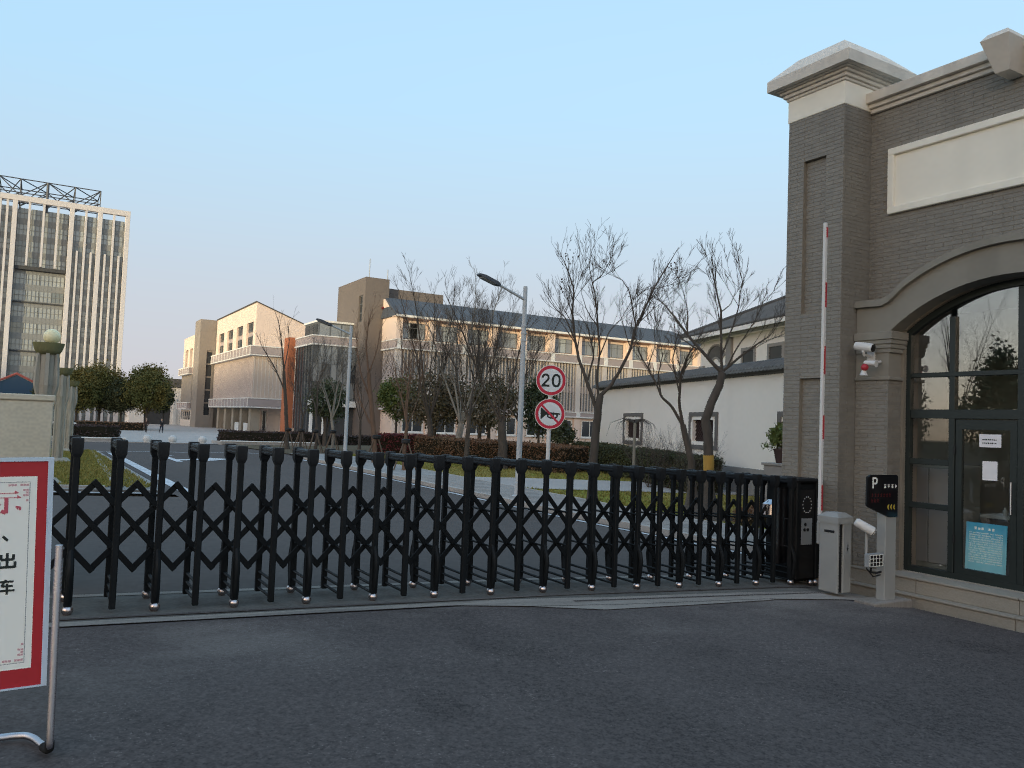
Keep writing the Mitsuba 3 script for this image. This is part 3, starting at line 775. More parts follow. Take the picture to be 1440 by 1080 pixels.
def post_mesh(x, y, g, wheel):
    b = 0.085 if wheel else 0.035
    m = [cbx(x - 0.025, x + 0.025, y - 0.026, y + 0.026, g + b, g + 1.345, 0.006)]
    if wheel:
        m.append(hull([(x + sx * w, y + sy * d - fy, g + z) for sx in (-1, 1) for sy in (-1, 1) for w, d, fy, z in ((0.026, 0.027, 0, 0.50), (0.030, 0.032, 0.006, 0.36), (0.031, 0.034, 0.012, 0.16), (0.028, 0.030, 0.012, 0.075))]))
        s_ = 1 if y < 7.7 else -1
        m.append(tube([(x, y - 0.005 * s_, g + 0.52), (x, y - 0.055 * s_, g + 0.42), (x, y - 0.075 * s_, g + 0.33), (x, y - 0.055 * s_, g + 0.16), (x, y - 0.02 * s_, g + 0.07)], [0.022, 0.025, 0.026, 0.024, 0.020], 8))
    return m


for k in range(0, 27):
    x = GX + GP * k; wheel = k % 2 == 0; g = float(gz(x, GY0))
    fr = add('post_frame', post_mesh(x, GY0, g, wheel) + post_mesh(x, GY1, g, wheel), 'gate_paint', GT, smooth=30)
    cap = [hull([(x + sx * w, y + sy * d, g + z) for sx in (-1, 1) for sy in (-1, 1) for w, d, z in ((0.027, 0.028, 1.265), (0.042, 0.041, 1.305), (0.044, 0.042, 1.405), (0.040, 0.038, 1.418))]) for y in (GY0, GY1)]
    cap += [cbx(x - 0.036, x + 0.036, GY0 + 0.03, GY1 - 0.03, g + 1.335, g + 1.408, 0.01), cbx(x - 0.041, x + 0.041, GY0 + 0.03, GY1 - 0.03, g + 1.352, g + 1.362, 0.003), cbx(x - 0.041, x + 0.041, GY0 + 0.03, GY1 - 0.03, g + 1.380, g + 1.390, 0.003)]
    add('cap', cap, 'gate_plastic', fr, smooth=30)
    add('foot_rail', [tube([(x, GY0 + 0.02, g + z), (x, GY1 - 0.02, g + z)], 0.0135, 8) for z in (0.075, 0.15, 0.225)], 'gate_paint', fr, smooth=40)
    if wheel:
        for y in (GY0 - 0.012, GY1 + 0.012):
            wh = add('wheel', sphere((x, y, g + 0.043), 0.043, 3), 'chrome', GT, smooth=True)
            add('axle', tube([(x - 0.03, y, g + 0.085), (x + 0.03, y, g + 0.085)], 0.012, 8), 'gate_paint', wh)
GYM = 7.70
for k in range(-2, 26):
    xa, xb = GX + GP * (k + 0.5 - 1), GX + GP * (k + 0.5 + 1)
    ga, gb = float(gz(xa, GYM)), float(gz(xb, GYM))
    add('lattice_bar', gate_bar(xa, ga + 1.04, xb, gb + 0.32, GYM), 'gate_paint', GT)
    add('lattice_bar', gate_bar(xa, ga + 0.32, xb, gb + 1.04, GYM + 0.017), 'gate_paint', GT)
for k in range(0, 27):
    x = GX + GP * k; g = float(gz(x, GYM))
    for z in (0.86, 0.50):
        add('pivot_rod', tube([(x, GY0 + 0.02, g + z), (x, GY1 - 0.02, g + z)], 0.011, 8), 'gate_paint', GT, smooth=40)
g = float(gz(9.0, GY0))
MH = add('motor_housing', [cbx(8.83, 9.26, GY0 + 0.02, GY1 + 0.06, g + 0.055, g + 1.38, 0.035)], 'gate_paint', GT, smooth=30)
add('housing_column', [cbx(8.78, 8.86, GY0 - 0.03, GY0 + 0.05, g + 0.09, g + 1.40, 0.012)], 'gate_paint', MH)
add('housing_column', [cbx(9.17, 9.25, GY0 - 0.03, GY0 + 0.05, g + 0.09, g + 1.40, 0.012)], 'gate_paint', MH)
add('housing_cap', cbx(8.76, 9.27, GY0 - 0.05, GY1 + 0.08, g + 1.375, g + 1.425, 0.02), 'gate_plastic', MH)
add('front_panel', cbx(8.86, 9.17, GY0 - 0.005, GY0 + 0.03, g + 0.10, g + 1.28, 0.004), 'black_gloss', MH)
add('mirror_panel', [xf(bx(8.47, 8.75, GY0 + 0.10, GY0 + 0.11, g + 0.3, g + 1.30), T()), lathe([(0.0, 0), (0.13, 0.0), (0.12, 0.14), (0.05, 0.2), (0, 0.2)], 20, (8.62, GY0 + 0.25, g + 0.93))], 'mirror_panel', MH, smooth=30)
for i in range(14):
    a = i / 14 * 2 * math.pi
    add('indicator_light', sphere((9.01 + 0.085 * math.cos(a), GY0 - 0.006, 0.73 + 0.105 * math.sin(a)), 0.0085, 1), 'white_paint', MH)
st = add('control_plate', cbx(8.90, 9.11, GY0 - 0.012, GY0 - 0.004, 0.20, 0.55, 0.003), 'gray_sticker', MH)
for (a, b) in ((8.97, 0.47), (8.955, 0.40), (9.02, 0.40)):
    add('button', xf(lathe([(0, 0), (0.022, 0), (0.022, 0.008), (0, 0.01)], 12), T().translate([a, GY0 - 0.012, b]).rotate([1, 0, 0], 90)), 'black', st)
for x in (9.08, 9.18):
    add('wheel', sphere((x, GY0 - 0.02, g + 0.043), 0.043, 3), 'chrome', MH, smooth=True)

# ------------------------------------------------------------------ barrier
BA = thing('barrier_gate', 'grey barrier cabinet with a raised red and white boom beside the brick pillar', 'barrier')
bx0, bx1, by0, by1, bg = 8.58, 8.84, 6.64, 6.92, -0.262
bd = add('cabinet', [cbx(bx0, bx1, by0 + 0.03, by1, bg, 0.60, 0.012), cbx(bx0, bx0 + 0.035, by0, by0 + 0.05, bg, 0.6, 0.006), cbx(bx0 + 0.105, bx1, by0, by0 + 0.05, bg, 0.6, 0.01)], 'gray_metal', BA)
add('lid', hull([(x, y, z) for x, y, z in [(bx0 - 0.012 + i * 0.284, by0 - 0.012 + j * 0.304, q) for i in (0, 1) for j in (0, 1) for q in (0.585, 0.665)] + [(bx0 + 0.05 + i * 0.16, by0 + 0.05 + j * 0.18, 0.715) for i in (0, 1) for j in (0, 1)]]), 'gray_metal', bd)
add('slot_cover', bx(bx0 + 0.036, bx0 + 0.104, by0 + 0.022, by0 + 0.03, bg + 0.01, 0.59), 'black', bd)
add('label_plate', cbx(bx0 + 0.155, bx0 + 0.205, by0 - 0.004, by0 + 0.001, 0.22, 0.36, 0.002), 'gray_sticker', bd)
add('emblem', [bx(bx0 + 0.165, bx0 + 0.195, by0 - 0.006, by0 - 0.004, 0.27, 0.285), bx(bx0 + 0.178, bx0 + 0.19, by0 - 0.006, by0 - 0.004, 0.25, 0.33)], 'black', bd)
add('latch', cbx(bx0 - 0.006, bx0 + 0.002, by0 + 0.05, by0 + 0.2, 0.47, 0.50, 0.003), 'black', bd)
bm = add('boom', cbx(8.60, 8.645, 6.925, 6.965, 0.40, 4.39, 0.005), 'white_paint', BA)
for z0, z1 in ((0.72, 1.04), (1.62, 1.92), (2.44, 2.80), (3.30, 3.62), (4.20, 4.33)):
    add('red_band', bx(8.618, 8.647, 6.9225, 6.93, z0, z1), 'red_paint', bm)
add('boom_clamp', cbx(8.595, 8.70, 6.921, 6.975, 0.30, 0.58, 0.01), 'gray_metal', BA)

# ------------------------------------------------------------------ parking post with board, camera and lamp
PB = thing('parking_post', 'grey post carrying a black parking board with a white P by the gatehouse steps', 'parking sign')
pst = add('post', cbx(8.90, 9.11, 6.22, 6.34, -0.36, 0.78, 0.008), 'gray_metal', PB)
add('base_slab', cbx(8.60, 9.30, 6.12, 6.42, -0.40, -0.275, 0.012), 'concrete', PB)
bp = Polygon([(8.555, 1.20), (8.575, 1.22), (9.08, 1.22), (9.10, 1.20), (9.10, 0.715), (8.93, 0.715), (8.55, 0.84)])
bo = add('board', extr(bp, 'y', 6.20, 6.225), 'black_gloss', PB)
add('board_back', extr(bp.buffer(-0.02), 'y', 6.225, 6.26), 'black', bo)


def glyph_boxes(strokes, x, z, s, w, y, t=0.002):
    """Strokes given in a unit square, drawn as thin slips standing proud of a board that faces -y."""
    out = []
    for i, st in enumerate(strokes):
        for (a, b) in zip(st[:-1], st[1:]):
            p = LineString([(x + a[0] * s, z + a[1] * s), (x + b[0] * s, z + b[1] * s)]).buffer(w / 2, cap_style=2)
            out.append(extr(p, 'y', y - t - 0.0001 * i, y))
    return out


def text_on(text, h, x, z, y, t=0.003, bold=False):
    v, f = mv(meshkit.text_mesh(text, h, depth=t, bold=bold))
    return np.c_[v[:, 0] + x, y - v[:, 2], v[:, 1] + z], f


add('letter_p', text_on('P', 0.125, 8.60, 1.065, 6.1995, bold=True), 'white_print', bo)
sm = []
for i, gx in enumerate((8.83, 8.90, 8.97)):
    sm += glyph_boxes([[(0, .8), (.9, .8)], [(.45, 1), (.45, 0)], [(.1, .4), (.8, .4)], [(.05, 0.05), (.9, 0.05)]][: 4 - (i == 1)], gx, 1.065, 0.045, 0.008, 6.1995)
sm.append(extr(Polygon([(9.045, 1.06), (9.08, 1.085), (9.045, 1.11)]), 'y', 6.1975, 6.1995))
add('lettering', sm, 'white_print', bo)
add('display_text', [m for i in range(7) for m in glyph_boxes([[(0, 0), (.8, 0)], [(0, .5), (.8, .5)], [(.4, 0), (.4, 1)]], 8.60 + i * 0.055, 0.965, 0.038, 0.006, 6.1995)] + [m for i in range(3) for m in glyph_boxes([[(0, 0), (.8, 0)], [(0, .6), (.8, .6)], [(.2, 0), (.2, 1)]], 8.60 + i * 0.055, 0.90, 0.038, 0.006, 6.1995)], 'dark_red', bo)
add('arrows', [extr(Polygon([(cx + .03, .80), (cx, .825), (cx, .845), (cx + .03, .87), (cx + .03, .855), (cx + .018, .835), (cx + .03, .815)]), 'y', 6.1965, 6.1995) for cx in (8.90, 8.955, 9.01)], 'yellow_print', bo)
cm = add('camera', xf(lathe([(0, 0), (0.04, 0.0), (0.052, 0.02), (0.055, 0.215), (0.05, 0.225)], 18), T().translate([8.49, 6.33, 0.66]).rotate([0.75, 0.66, 0], 118)), 'white_paint', PB, smooth=40)
add('camera_face', xf(lathe([(0, 0.22), (0.05, 0.22), (0.05, 0.23), (0, 0.231)], 18), T().translate([8.49, 6.33, 0.66]).rotate([0.75, 0.66, 0], 118)), 'black_gloss', cm)
for a in range(4):
    q = (np.array([math.cos(a * 1.571 + .78), math.sin(a * 1.571 + .78)]) * 0.027)
    add('led', xf(sphere((q[0], q[1], 0.233), 0.013, 1), T().translate([8.49, 6.33, 0.66]).rotate([0.75, 0.66, 0], 118)), 'white_paint', cm)
add('stem', tube([(8.63, 6.28, 0.60), (8.63, 6.28, 0.28)], 0.016, 10), 'gray_metal', PB)
lp = add('flood_lamp', cbx(8.565, 8.835, 6.20, 6.26, 0.13, 0.29, 0.008), 'gray_sticker', PB)
add('lamp_glass', bx(8.58, 8.82, 6.192, 6.199, 0.145, 0.275), 'black_gloss', lp)
add('reflector_grid', [bx(8.58 + 0.06 * i - 0.003, 8.58 + 0.06 * i + 0.003, 6.188, 6.193, 0.145, 0.275) for i in range(5)] + [bx(8.58, 8.82, 6.1885, 6.1925, 0.145 + 0.0433 * i - 0.003, 0.145 + 0.0433 * i + 0.003) for i in range(4)], 'white_print', lp)
add('arm', [tube([(8.70, 6.26, 0.13), (8.72, 6.28, 0.06), (8.82, 6.28, 0.04), (8.92, 6.27, 0.06)], 0.012, 8), tube([(8.64, 6.27, 0.3), (8.66, 6.29, 0.10), (8.78, 6.29, 0.0), (8.92, 6.28, 0.02)], 0.008, 8)], 'black', PB)

# ------------------------------------------------------------------ notice board on the left
NB = thing('notice_board', 'white notice board with red border on a stainless stand at the lower left', 'sign')
TILT = math.radians(1.6)


def nb(m):
    """Board coordinates (x, y, z), turned slightly in its own plane about the right edge's foot."""
    v, f = mv(m); c, s = math.cos(TILT), math.sin(TILT); x0, z0 = 0.13, 0.35
    return np.c_[x0 + (v[:, 0] - x0) * c - (v[:, 2] - z0) * s, v[:, 1], z0 + (v[:, 0] - x0) * s + (v[:, 2] - z0) * c], f


BY = 4.45
add('back_panel', nb(cbx(-0.80, 0.128, BY + 0.002, BY + 0.025, 0.345, 1.412, 0.004)), 'gray_metal', NB)
add('frame', nb(extr(sbox(-0.80, 0.345, 0.128, 1.412).difference(sbox(-0.78, 0.352, 0.104, 1.395)), 'y', BY - 0.012, BY + 0.002)), 'alu_light', NB)
add('red_border', nb(extr(sbox(-0.78, 0.352, 0.104, 1.395).difference(sbox(-0.72, 0.435, 0.062, 1.325)), 'y', BY - 0.004, BY + 0.002)), 'red_print', NB)
pn = add('white_panel', nb(bx(-0.72, 0.062, BY - 0.003, BY + 0.002, 0.435, 1.325)), 'white_print', NB)
add('inner_line', nb(extr(sbox(-0.69, 0.462, 0.034, 1.300).difference(sbox(-0.6875, 0.4645, 0.0315, 1.2975)), 'y', BY - 0.0045, BY - 0.003)), 'gray_sticker', pn)
orn = []
for (sx, sz, cx, cz) in ((1, 1, 0.028, 1.29), (1, -1, 0.028, 0.472)):
    for i in range(7):
        for j in range(7):
            if i + j < 7 and (i * 3 + j * 5 + i * j) % 4 != 1 and (i < 2 or j < 2):
                orn.append(bx(cx - 0.012 * i - 0.010, cx - 0.012 * i, BY - 0.0045, BY - 0.003, cz - sz * (0.012 * j), cz - sz * (0.012 * j + 0.009)))
add('corner_ornament', nb(join(orn)), 'pale_pink_print', pn)
G_CHU = [[(.5, 1), (.5, .05)], [(.14, .9), (.14, .56), (.86, .56)], [(.86, .9), (.86, .53)], [(.04, .42), (.04, .05), (.96, .05)], [(.96, .42), (.96, .0)]]
G_CHE = [[(.12, .86), (.92, .86)], [(.48, 1), (.22, .56), (.88, .56)], [(.0, .26), (1, .26)], [(.54, .74), (.54, 0)]]
G_SHI = [[(.22, .92), (.78, .92)], [(.02, .64), (.98, .64)], [(.5, .64), (.5, .06), (.34, .14)], [(.30, .42), (.06, .14)], [(.70, .42), (.94, .14)]]
YF = BY - 0.003
add('heading', nb(join(glyph_boxes([G_SHI[2]], -0.122, 1.150, 0.125, 0.016, YF) + glyph_boxes(G_SHI[3:4], -0.122, 1.150, 0.125, 0.013, YF) + glyph_boxes([[(.0, .9), (.55, .8), (.5, .4)], [(.25, 0.8), (.2, .55)]], -0.022, 1.155, 0.034, 0.008, YF))), 'pink_print', pn)
add('rule_line', nb(join([bx(-0.6, -0.022, YF - 0.002, YF, 1.247, 1.250), extr(Polygon([(-0.027, 1.244), (-0.010, 1.2485), (-0.027, 1.26)]), 'y', YF - 0.0022, YF), bx(-0.6, -0.012, YF - 0.002, YF, 1.2265, 1.229), extr(Polygon([(-0.017, 1.2235), (-0.0, 1.2277), (-0.017, 1.238)]), 'y', YF - 0.0022, YF)])), 'pink_print', pn)
for st, gx, gz_, s, w in ((G_CHU, -0.082, 0.905, 0.068, 0.0115), (G_CHE, -0.082, 0.783, 0.068, 0.0095), ([[(0.1, .9), (.7, .3)]], -0.072, 1.02, 0.034, 0.011)):
    add('lettering', nb(join(glyph_boxes(st, gx, gz_, s, w, YF))), 'black_print', pn)
ft = [(0.142, BY - 0.03, 1.00), (0.148, BY - 0.03, 0.6), (0.155, BY - 0.03, 0.16), (0.156, BY - 0.025, 0.075), (0.152, BY + 0.03, 0.033), (0.12, BY + 0.14, 0.028), (0.09, BY + 0.22, 0.030), (0.05, BY + 0.265, 0.032), (-0.02, BY + 0.28, 0.032), (-0.4, BY + 0.28, 0.038)]
q = np.array(ft); tt = np.r_[0, np.cumsum(np.linalg.norm(np.diff(q, axis=0), axis=1))]
from scipy.interpolate import PchipInterpolator
pc = PchipInterpolator(tt, q); ts = np.r_[np.linspace(0, tt[2], 4)[:-1], np.linspace(tt[2], tt[-2], 40), tt[-1]]
lg = add('leg', tube(pc(ts), 0.0165, 14), 'stainless', NB, smooth=40)
add('collar', [tube([(0.1435 + i * 0.0003, BY - 0.03, 0.90 - i * 0.022), (0.1437 + i * 0.0003, BY - 0.03, 0.888 - i * 0.022)], 0.0185, 14) for i in range(6)], 'stainless', lg, smooth=40)
add('rubber_foot', tube([(0.156, BY - 0.02, 0.085), (0.156, BY - 0.012, 0.05), (0.15, BY + 0.04, 0.029), (0.135, BY + 0.09, 0.026)], 0.021, 12), 'rubber', lg, smooth=40)

# ------------------------------------------------------------------ gate pier and ornamental lamp columns on the left
PR = thing('gate_pier', 'low beige stone gate pier standing behind the notice board', 'pier')
add('body', cbx(-4.2, 0.155, 8.40, 9.0, -0.3, 1.70, 0.01), 'pier_stone', PR)
add('coping', cbx(-4.25, 0.165, 8.385, 9.05, 1.70, 1.755, 0.008), 'pier_stone', PR)


def lamp_column(x, y, h, label, globe=True):
    k = thing('lamp_column', label, 'lamp column', 'ornamental stone lamp columns along the left kerb')
    g = float(gz(x, y)); o = (x, y, g)
    add('base', lathe([(0, 0), (0.42, 0), (0.42, 0.14), (0.36, 0.18), (0.30, 0.24), (0, 0.24)], 8, o), 'column_stone', k)
    add('shaft', lathe([(0.13, 0.2), (0.13, h * .55), (0.165, h * .62), (0.165, h - 0.30), (0.14, h - 0.22)], 16, o), 'column_stone', k, smooth=35)
    add('belt', lathe([(0.165, h * .70), (0.185, h * .70), (0.185, h * .71), (0.165, h * .71)], 16, o), 'column_stone', k)
    for i in range(6):
        a = i * 60 + 28
        p = Polygon([(0.10, 0.2), (0.17, 0.2), (0.17, h * .60), (0.255, h * .70), (0.255, h * .78), (0.215, h - 0.22), (0.185, h - 0.20), (0.16, h * .72), (0.10, h * .5)])
        add('fin', rotz(extr(p, 'y', -0.035, 0.035), a, o), 'column_stone', k)
    add('bowl', lathe([(0.0, h - 0.30), (0.12, h - 0.295), (0.22, h - 0.255), (0.265, h - 0.18), (0.30, h - 0.06), (0.305, h - 0.03), (0.28, h - 0.03), (0.24, h - 0.10), (0, h - 0.12)], 28, o), 'mossy_stone', k, smooth=50)
    if not globe:
        return
    add('globe', sphere((x + 0.05, y, g + h + 0.11), 0.165, 3), 'globe_glass', k, smooth=True)
    add('globe_collar', lathe([(0.05, h - 0.13), (0.09, h - 0.11), (0.09, h - 0.03), (0.06, h - 0.02)], 14, (x + 0.05, y, g)), 'mossy_stone', k)


lamp_column(0.20, 20.0, 3.13, 'nearest stone lamp column with a mossy bowl and pale globe above the pier')
lamp_column(0.74, 30.0, 3.15, 'second stone lamp column, half hidden behind the nearest one', False)
lamp_column(1.33, 39.0, 3.1, 'farthest of the stone lamp columns behind the pier', False)

# ------------------------------------------------------------------ white garden wall with tiled coping, and the house behind it
P2, WDIR, WN_ = np.array([20.45, 17.92]), np.array([0.296, 0.955]), np.array([-0.955, 0.296])
WDIR = WDIR / np.linalg.norm(WDIR); WN_ = np.array([-WDIR[1], WDIR[0]])
WM = np.eye(4); WM[:2, 0] = WDIR; WM[:2, 1] = WN_; WM[:2, 3] = P2     # local: s along the wall, d towards the road, z up


def wl(m):
    return xf(m, WM)


def wl_cyl(s, d0, z0, d1, z1, r, n=8):
    return wl(tube([(s, d0, z0), (s, d1, z1)], r, n))


GW = thing('garden_wall', 'white garden wall with grey base, dark tiled coping and lattice windows', 'wall')
WS0, WS1 = -12.0, 17.6
WIN = [(11.55, 13.95, 0.95, 2.41), (4.35, 6.75, 0.98, 2.41), (-2.2, 0.3, 0.98, 2.40)]
WIN = [(a + 0.0, b, z0, z1) for a, b, z0, z1 in WIN]
op = sbox(WS0, 0.45, WS1, 3.62)
for a, b, z0, z1 in WIN:
    op = op.difference(sbox(a + 0.33, z0 + 0.3, b - 0.33, z1 - 0.3))
add('wall', wl(extr(op, 'y', -0.28, 0)), 'white_wall', GW)
add('base', wl(cbx(WS0, WS1 + 0.03, -0.30, 0.05, -0.8, 0.48, 0.01)), 'grey_render', GW)
add('coping', [wl(extr(Polygon([(-0.34, 3.62), (0.06, 3.62), (0.10, 3.66), (0.10, 3.70), (0.18, 3.72), (0.18, 3.76), (0.30, 3.78), (0.30, 3.80), (-0.06, 4.02), (-0.22, 4.02), (-0.58, 3.80), (-0.58, 3.76)]), 'x', WS0, WS1 + 0.2))], 'roof_tile', GW)
add('ridge_tile', wl(tube([(WS0, -0.14, 4.04), (WS1 + 0.2, -0.14, 4.04)], 0.095, 12)), 'roof_tile', GW, smooth=40)
add('coping_tiles', [wl_cyl(s, 0.315, 3.80, -0.05, 4.03, 0.062) for s in np.arange(WS0 + 0.1, WS1 + 0.2, 0.23)], 'tile_row', GW, kind='stuff')
add('tile_ends', [wl(tube([(s, 0.31, 3.80), (s, 0.335, 3.795)], 0.066, 10)) for s in np.arange(WS0 + 0.1, WS1 + 0.2, 0.23)] + [wl(bx(s + 0.06, s + 0.17, 0.305, 0.325, 3.715, 3.79)) for s in np.arange(WS0 + 0.1, WS1 + 0.2, 0.23)], 'tile_end', GW, kind='stuff')
for a, b, z0, z1 in WIN:
    fr = add('window', wl(extr(sbox(a, z0, b, z1).difference(sbox(a + 0.19, z0 + 0.17, b - 0.19, z1 - 0.17)), 'y', 0.0, 0.05)), 'window_stone', GW)
    octo = Polygon([(a + 0.19, z0 + 0.42), (a + 0.42, z0 + 0.17), (b - 0.42, z0 + 0.17), (b - 0.19, z0 + 0.42), (b - 0.19, z1 - 0.42), (b - 0.42, z1 - 0.17), (a + 0.42, z1 - 0.17), (a + 0.19, z1 - 0.42)])
    add('inner_frame', wl(extr(octo.difference(sbox(a + 0.33, z0 + 0.30, b - 0.33, z1 - 0.30)), 'y', -0.02, 0.035)), 'white_wall', fr)
    inner = sbox(a + 0.33, z0 + 0.30, b - 0.33, z1 - 0.30); g = []
    for q in np.arange(-3, 3, 0.16):
        for sg in (1, -1):
            cx_ = (a + b) / 2 + q
            l = LineString([(cx_ - 2, (z0 + z1) / 2 - 2 * sg), (cx_ + 2, (z0 + z1) / 2 + 2 * sg)]).intersection(inner)
            if l.length > 0.05:
                g.append(wl(extr(l.buffer(0.022, cap_style=2), 'y', -0.14 - 0.02 * (sg > 0), -0.10 - 0.02 * (sg > 0))))
    add('backing', wl(bx(a + 0.331, b - 0.331, -0.27, -0.25, z0 + 0.301, z1 - 0.301)), 'hedge_core', fr)  # sheet added behind the open lattice; its dark colour stands for shade
    add('lattice', g, 'dark_wood', fr)

HS = thing('tiled_house', 'white house with dark grey hipped tile roof behind the garden wall', 'house')
hb = -8.0


def hl(s0, s1, d0, d1, z0, z1):
    return wl(bx(s0, s1, d0, d1, z0, z1))


add('wall', [hl(-12, 22.3, hb - 9, hb, -0.6, 7.05)], 'white_wall', HS)
add('fascia', wl(cbx(-12, 22.6, hb - 9.3, hb + 0.3, 7.02, 7.22, 0.01)), 'white_wall', HS)
add('fascia_board', wl(bx(-12.5, 23.22, hb + 0.852, hb + 0.90, 7.10, 7.33)), 'white_wall', HS)
add('eave', wl(cbx(-12.5, 23.2, hb - 9.8, hb + 0.85, 7.22, 7.34, 0.01)), 'roof_tile', HS)
R0, R1, RM, RT = hb + 0.9, hb - 9.9, hb - 4.5, 9.9
rv = np.array([(23.3, R0, 7.34), (-12.5, R0, 7.34), (-12.5, R1, 7.34), (23.3, R1, 7.34), (18.2, RM, RT), (-9, RM, RT)])
rf = add('roof', wl((rv, np.array([[0, 1, 5], [0, 5, 4], [1, 2, 5], [2, 3, 4], [2, 4, 5], [3, 0, 4]]))), 'roof_tile', HS)
add('tile_rows', [wl(tube([(s, R0 + 0.02, 7.38), (s, RM + max(0, (s - 18.2)) / 5.1 * (R0 - RM), RT + 0.03 - max(0, (s - 18.2)) / 5.1 * (RT - 7.34))], 0.085, 6)) for s in np.arange(-8.6, 23.1, 0.34)], 'tile_row', rf, kind='stuff')
add('ridge', wl(tube([(-9, RM, RT + 0.12), (18.2, RM, RT + 0.12), (23.3, R0, 7.46)], 0.14, 8)), 'roof_tile', rf)
for a, b in ((13.2, 14.5), (15.95, 17.2), (10.4, 11.7)):
    w = add('window', wl(extr(sbox(a - 0.12, 4.75, b + 0.12, 6.3).difference(sbox(a + 0.05, 4.92, b - 0.05, 6.12)), 'y', hb, hb + 0.06)), 'grey_render', HS)
    add('pane', hl(a + 0.05, b - 0.05, hb - 0.02, hb + 0.012, 4.92, 6.12), 'dark_glass', w)
fan = Polygon([(19.5 + 0.8 + 1.25 * math.cos(t), 5.75 + 1.05 * math.sin(t)) for t in np.linspace(0.35, math.pi - 0.35, 14)] + [(19.5 + 0.8 + 0.5 * math.cos(t), 5.55 + 0.4 * math.sin(t)) for t in np.linspace(math.pi - 0.35, 0.35, 8)])
w = add('window', wl(extr(fan.difference(fan.buffer(-0.1)), 'y', hb, hb + 0.06)), 'grey_render', HS)
add('pane', wl(extr(fan.buffer(-0.1), 'y', hb - 0.02, hb + 0.012)), 'dark_glass', w)
add('pillar', wl(cbx(18.3, 18.9, hb, hb + 0.15, -0.6, 7.0, 0.01)), 'grey_render', HS)
add('door_surround', hl(21.7, 22.32, hb, hb + 0.1, 3.0, 5.6), 'grey_render', HS)
G2 = add('gable_wall', wl(extr(Polygon([(hb - 14, 7), (hb - 8, 7), (hb - 8, 8.7), (hb - 11, 10.6), (hb - 14, 8.7)]), 'x', 5.0, 15.0)), 'white_wall', HS)
add('verge', [wl(tube([(15.05, hb - 7.8, 8.75), (15.05, hb - 11, 10.75), (15.05, hb - 14.2, 8.75)], 0.14, 8))], 'roof_tile', G2)

# ------------------------------------------------------------------ long teaching block
LB = thing('teaching_block', 'long four-storey cream block with slate-blue roof and warm sunlit top floor', 'building')
LX, LY, LX1 = 39.7, 97.97, 93.6
zb = -1.4
add('ground_floor_wall', [bx(LX + 0.3, LX1, LY + 0.25, LY + 14, zb, 3.0)], 'cream_wall', LB)
add('middle_wall', [bx(LX + 0.25, LX1 - 0.1, LY + 0.30, LY + 14, 3.0, 10.9)], 'lilac_wall', LB)
add('top_floor_wall', [bx(LX + 0.4, LX1 - 0.2, LY + 0.95, LY + 14, 10.9, 15.1)], 'cream_wall', LB)
add('end_wall', [bx(LX - 0.02, LX + 0.38, LY + 0.02, LY + 5.0, 12.14, 15.1), extr(Polygon([(LY + 0.02, 15.1), (LY + 5.0, 15.1), (LY + 5.0, 17.85)]), 'x', LX - 0.02, LX + 0.38)], 'cream_wall', LB)
rfm = hull([(x, y, z) for x in (LX - 0.3, LX1 + 0.3) for y, z in ((LY - 0.55, 15.12), (LY - 0.55, 15.28), (LY + 14.5, 15.12))] + [(x, LY + 5.2, 18.12) for x in (LX + 0.3, LX1 - 3)])
rv = add('roof', rfm, 'slate', LB)
add('eave_board', cbx(LX - 0.36, LX1 + 0.36, LY - 0.66, LY - 0.50, 14.98, 15.26, 0.01), 'pale_trim', LB)
add('soffit', bx(LX - 0.3, LX1 + 0.3, LY - 0.52, LY + 0.95, 15.05, 15.12), 'cream_wall', LB)
add('roof_seams', [tube([(x, LY - 0.55, 15.31), (LX + 0.3 + (x - LX + 0.3) / (LX1 - LX + 0.6) * (LX1 - LX - 3.3), LY + 5.2, 18.14)], 0.03, 4) for x in np.arange(LX, LX1, 1.1)], 'slate', rv, kind='stuff')
BAY = 4.72
xs = [LX + 0.42 + BAY * i for i in range(12)]
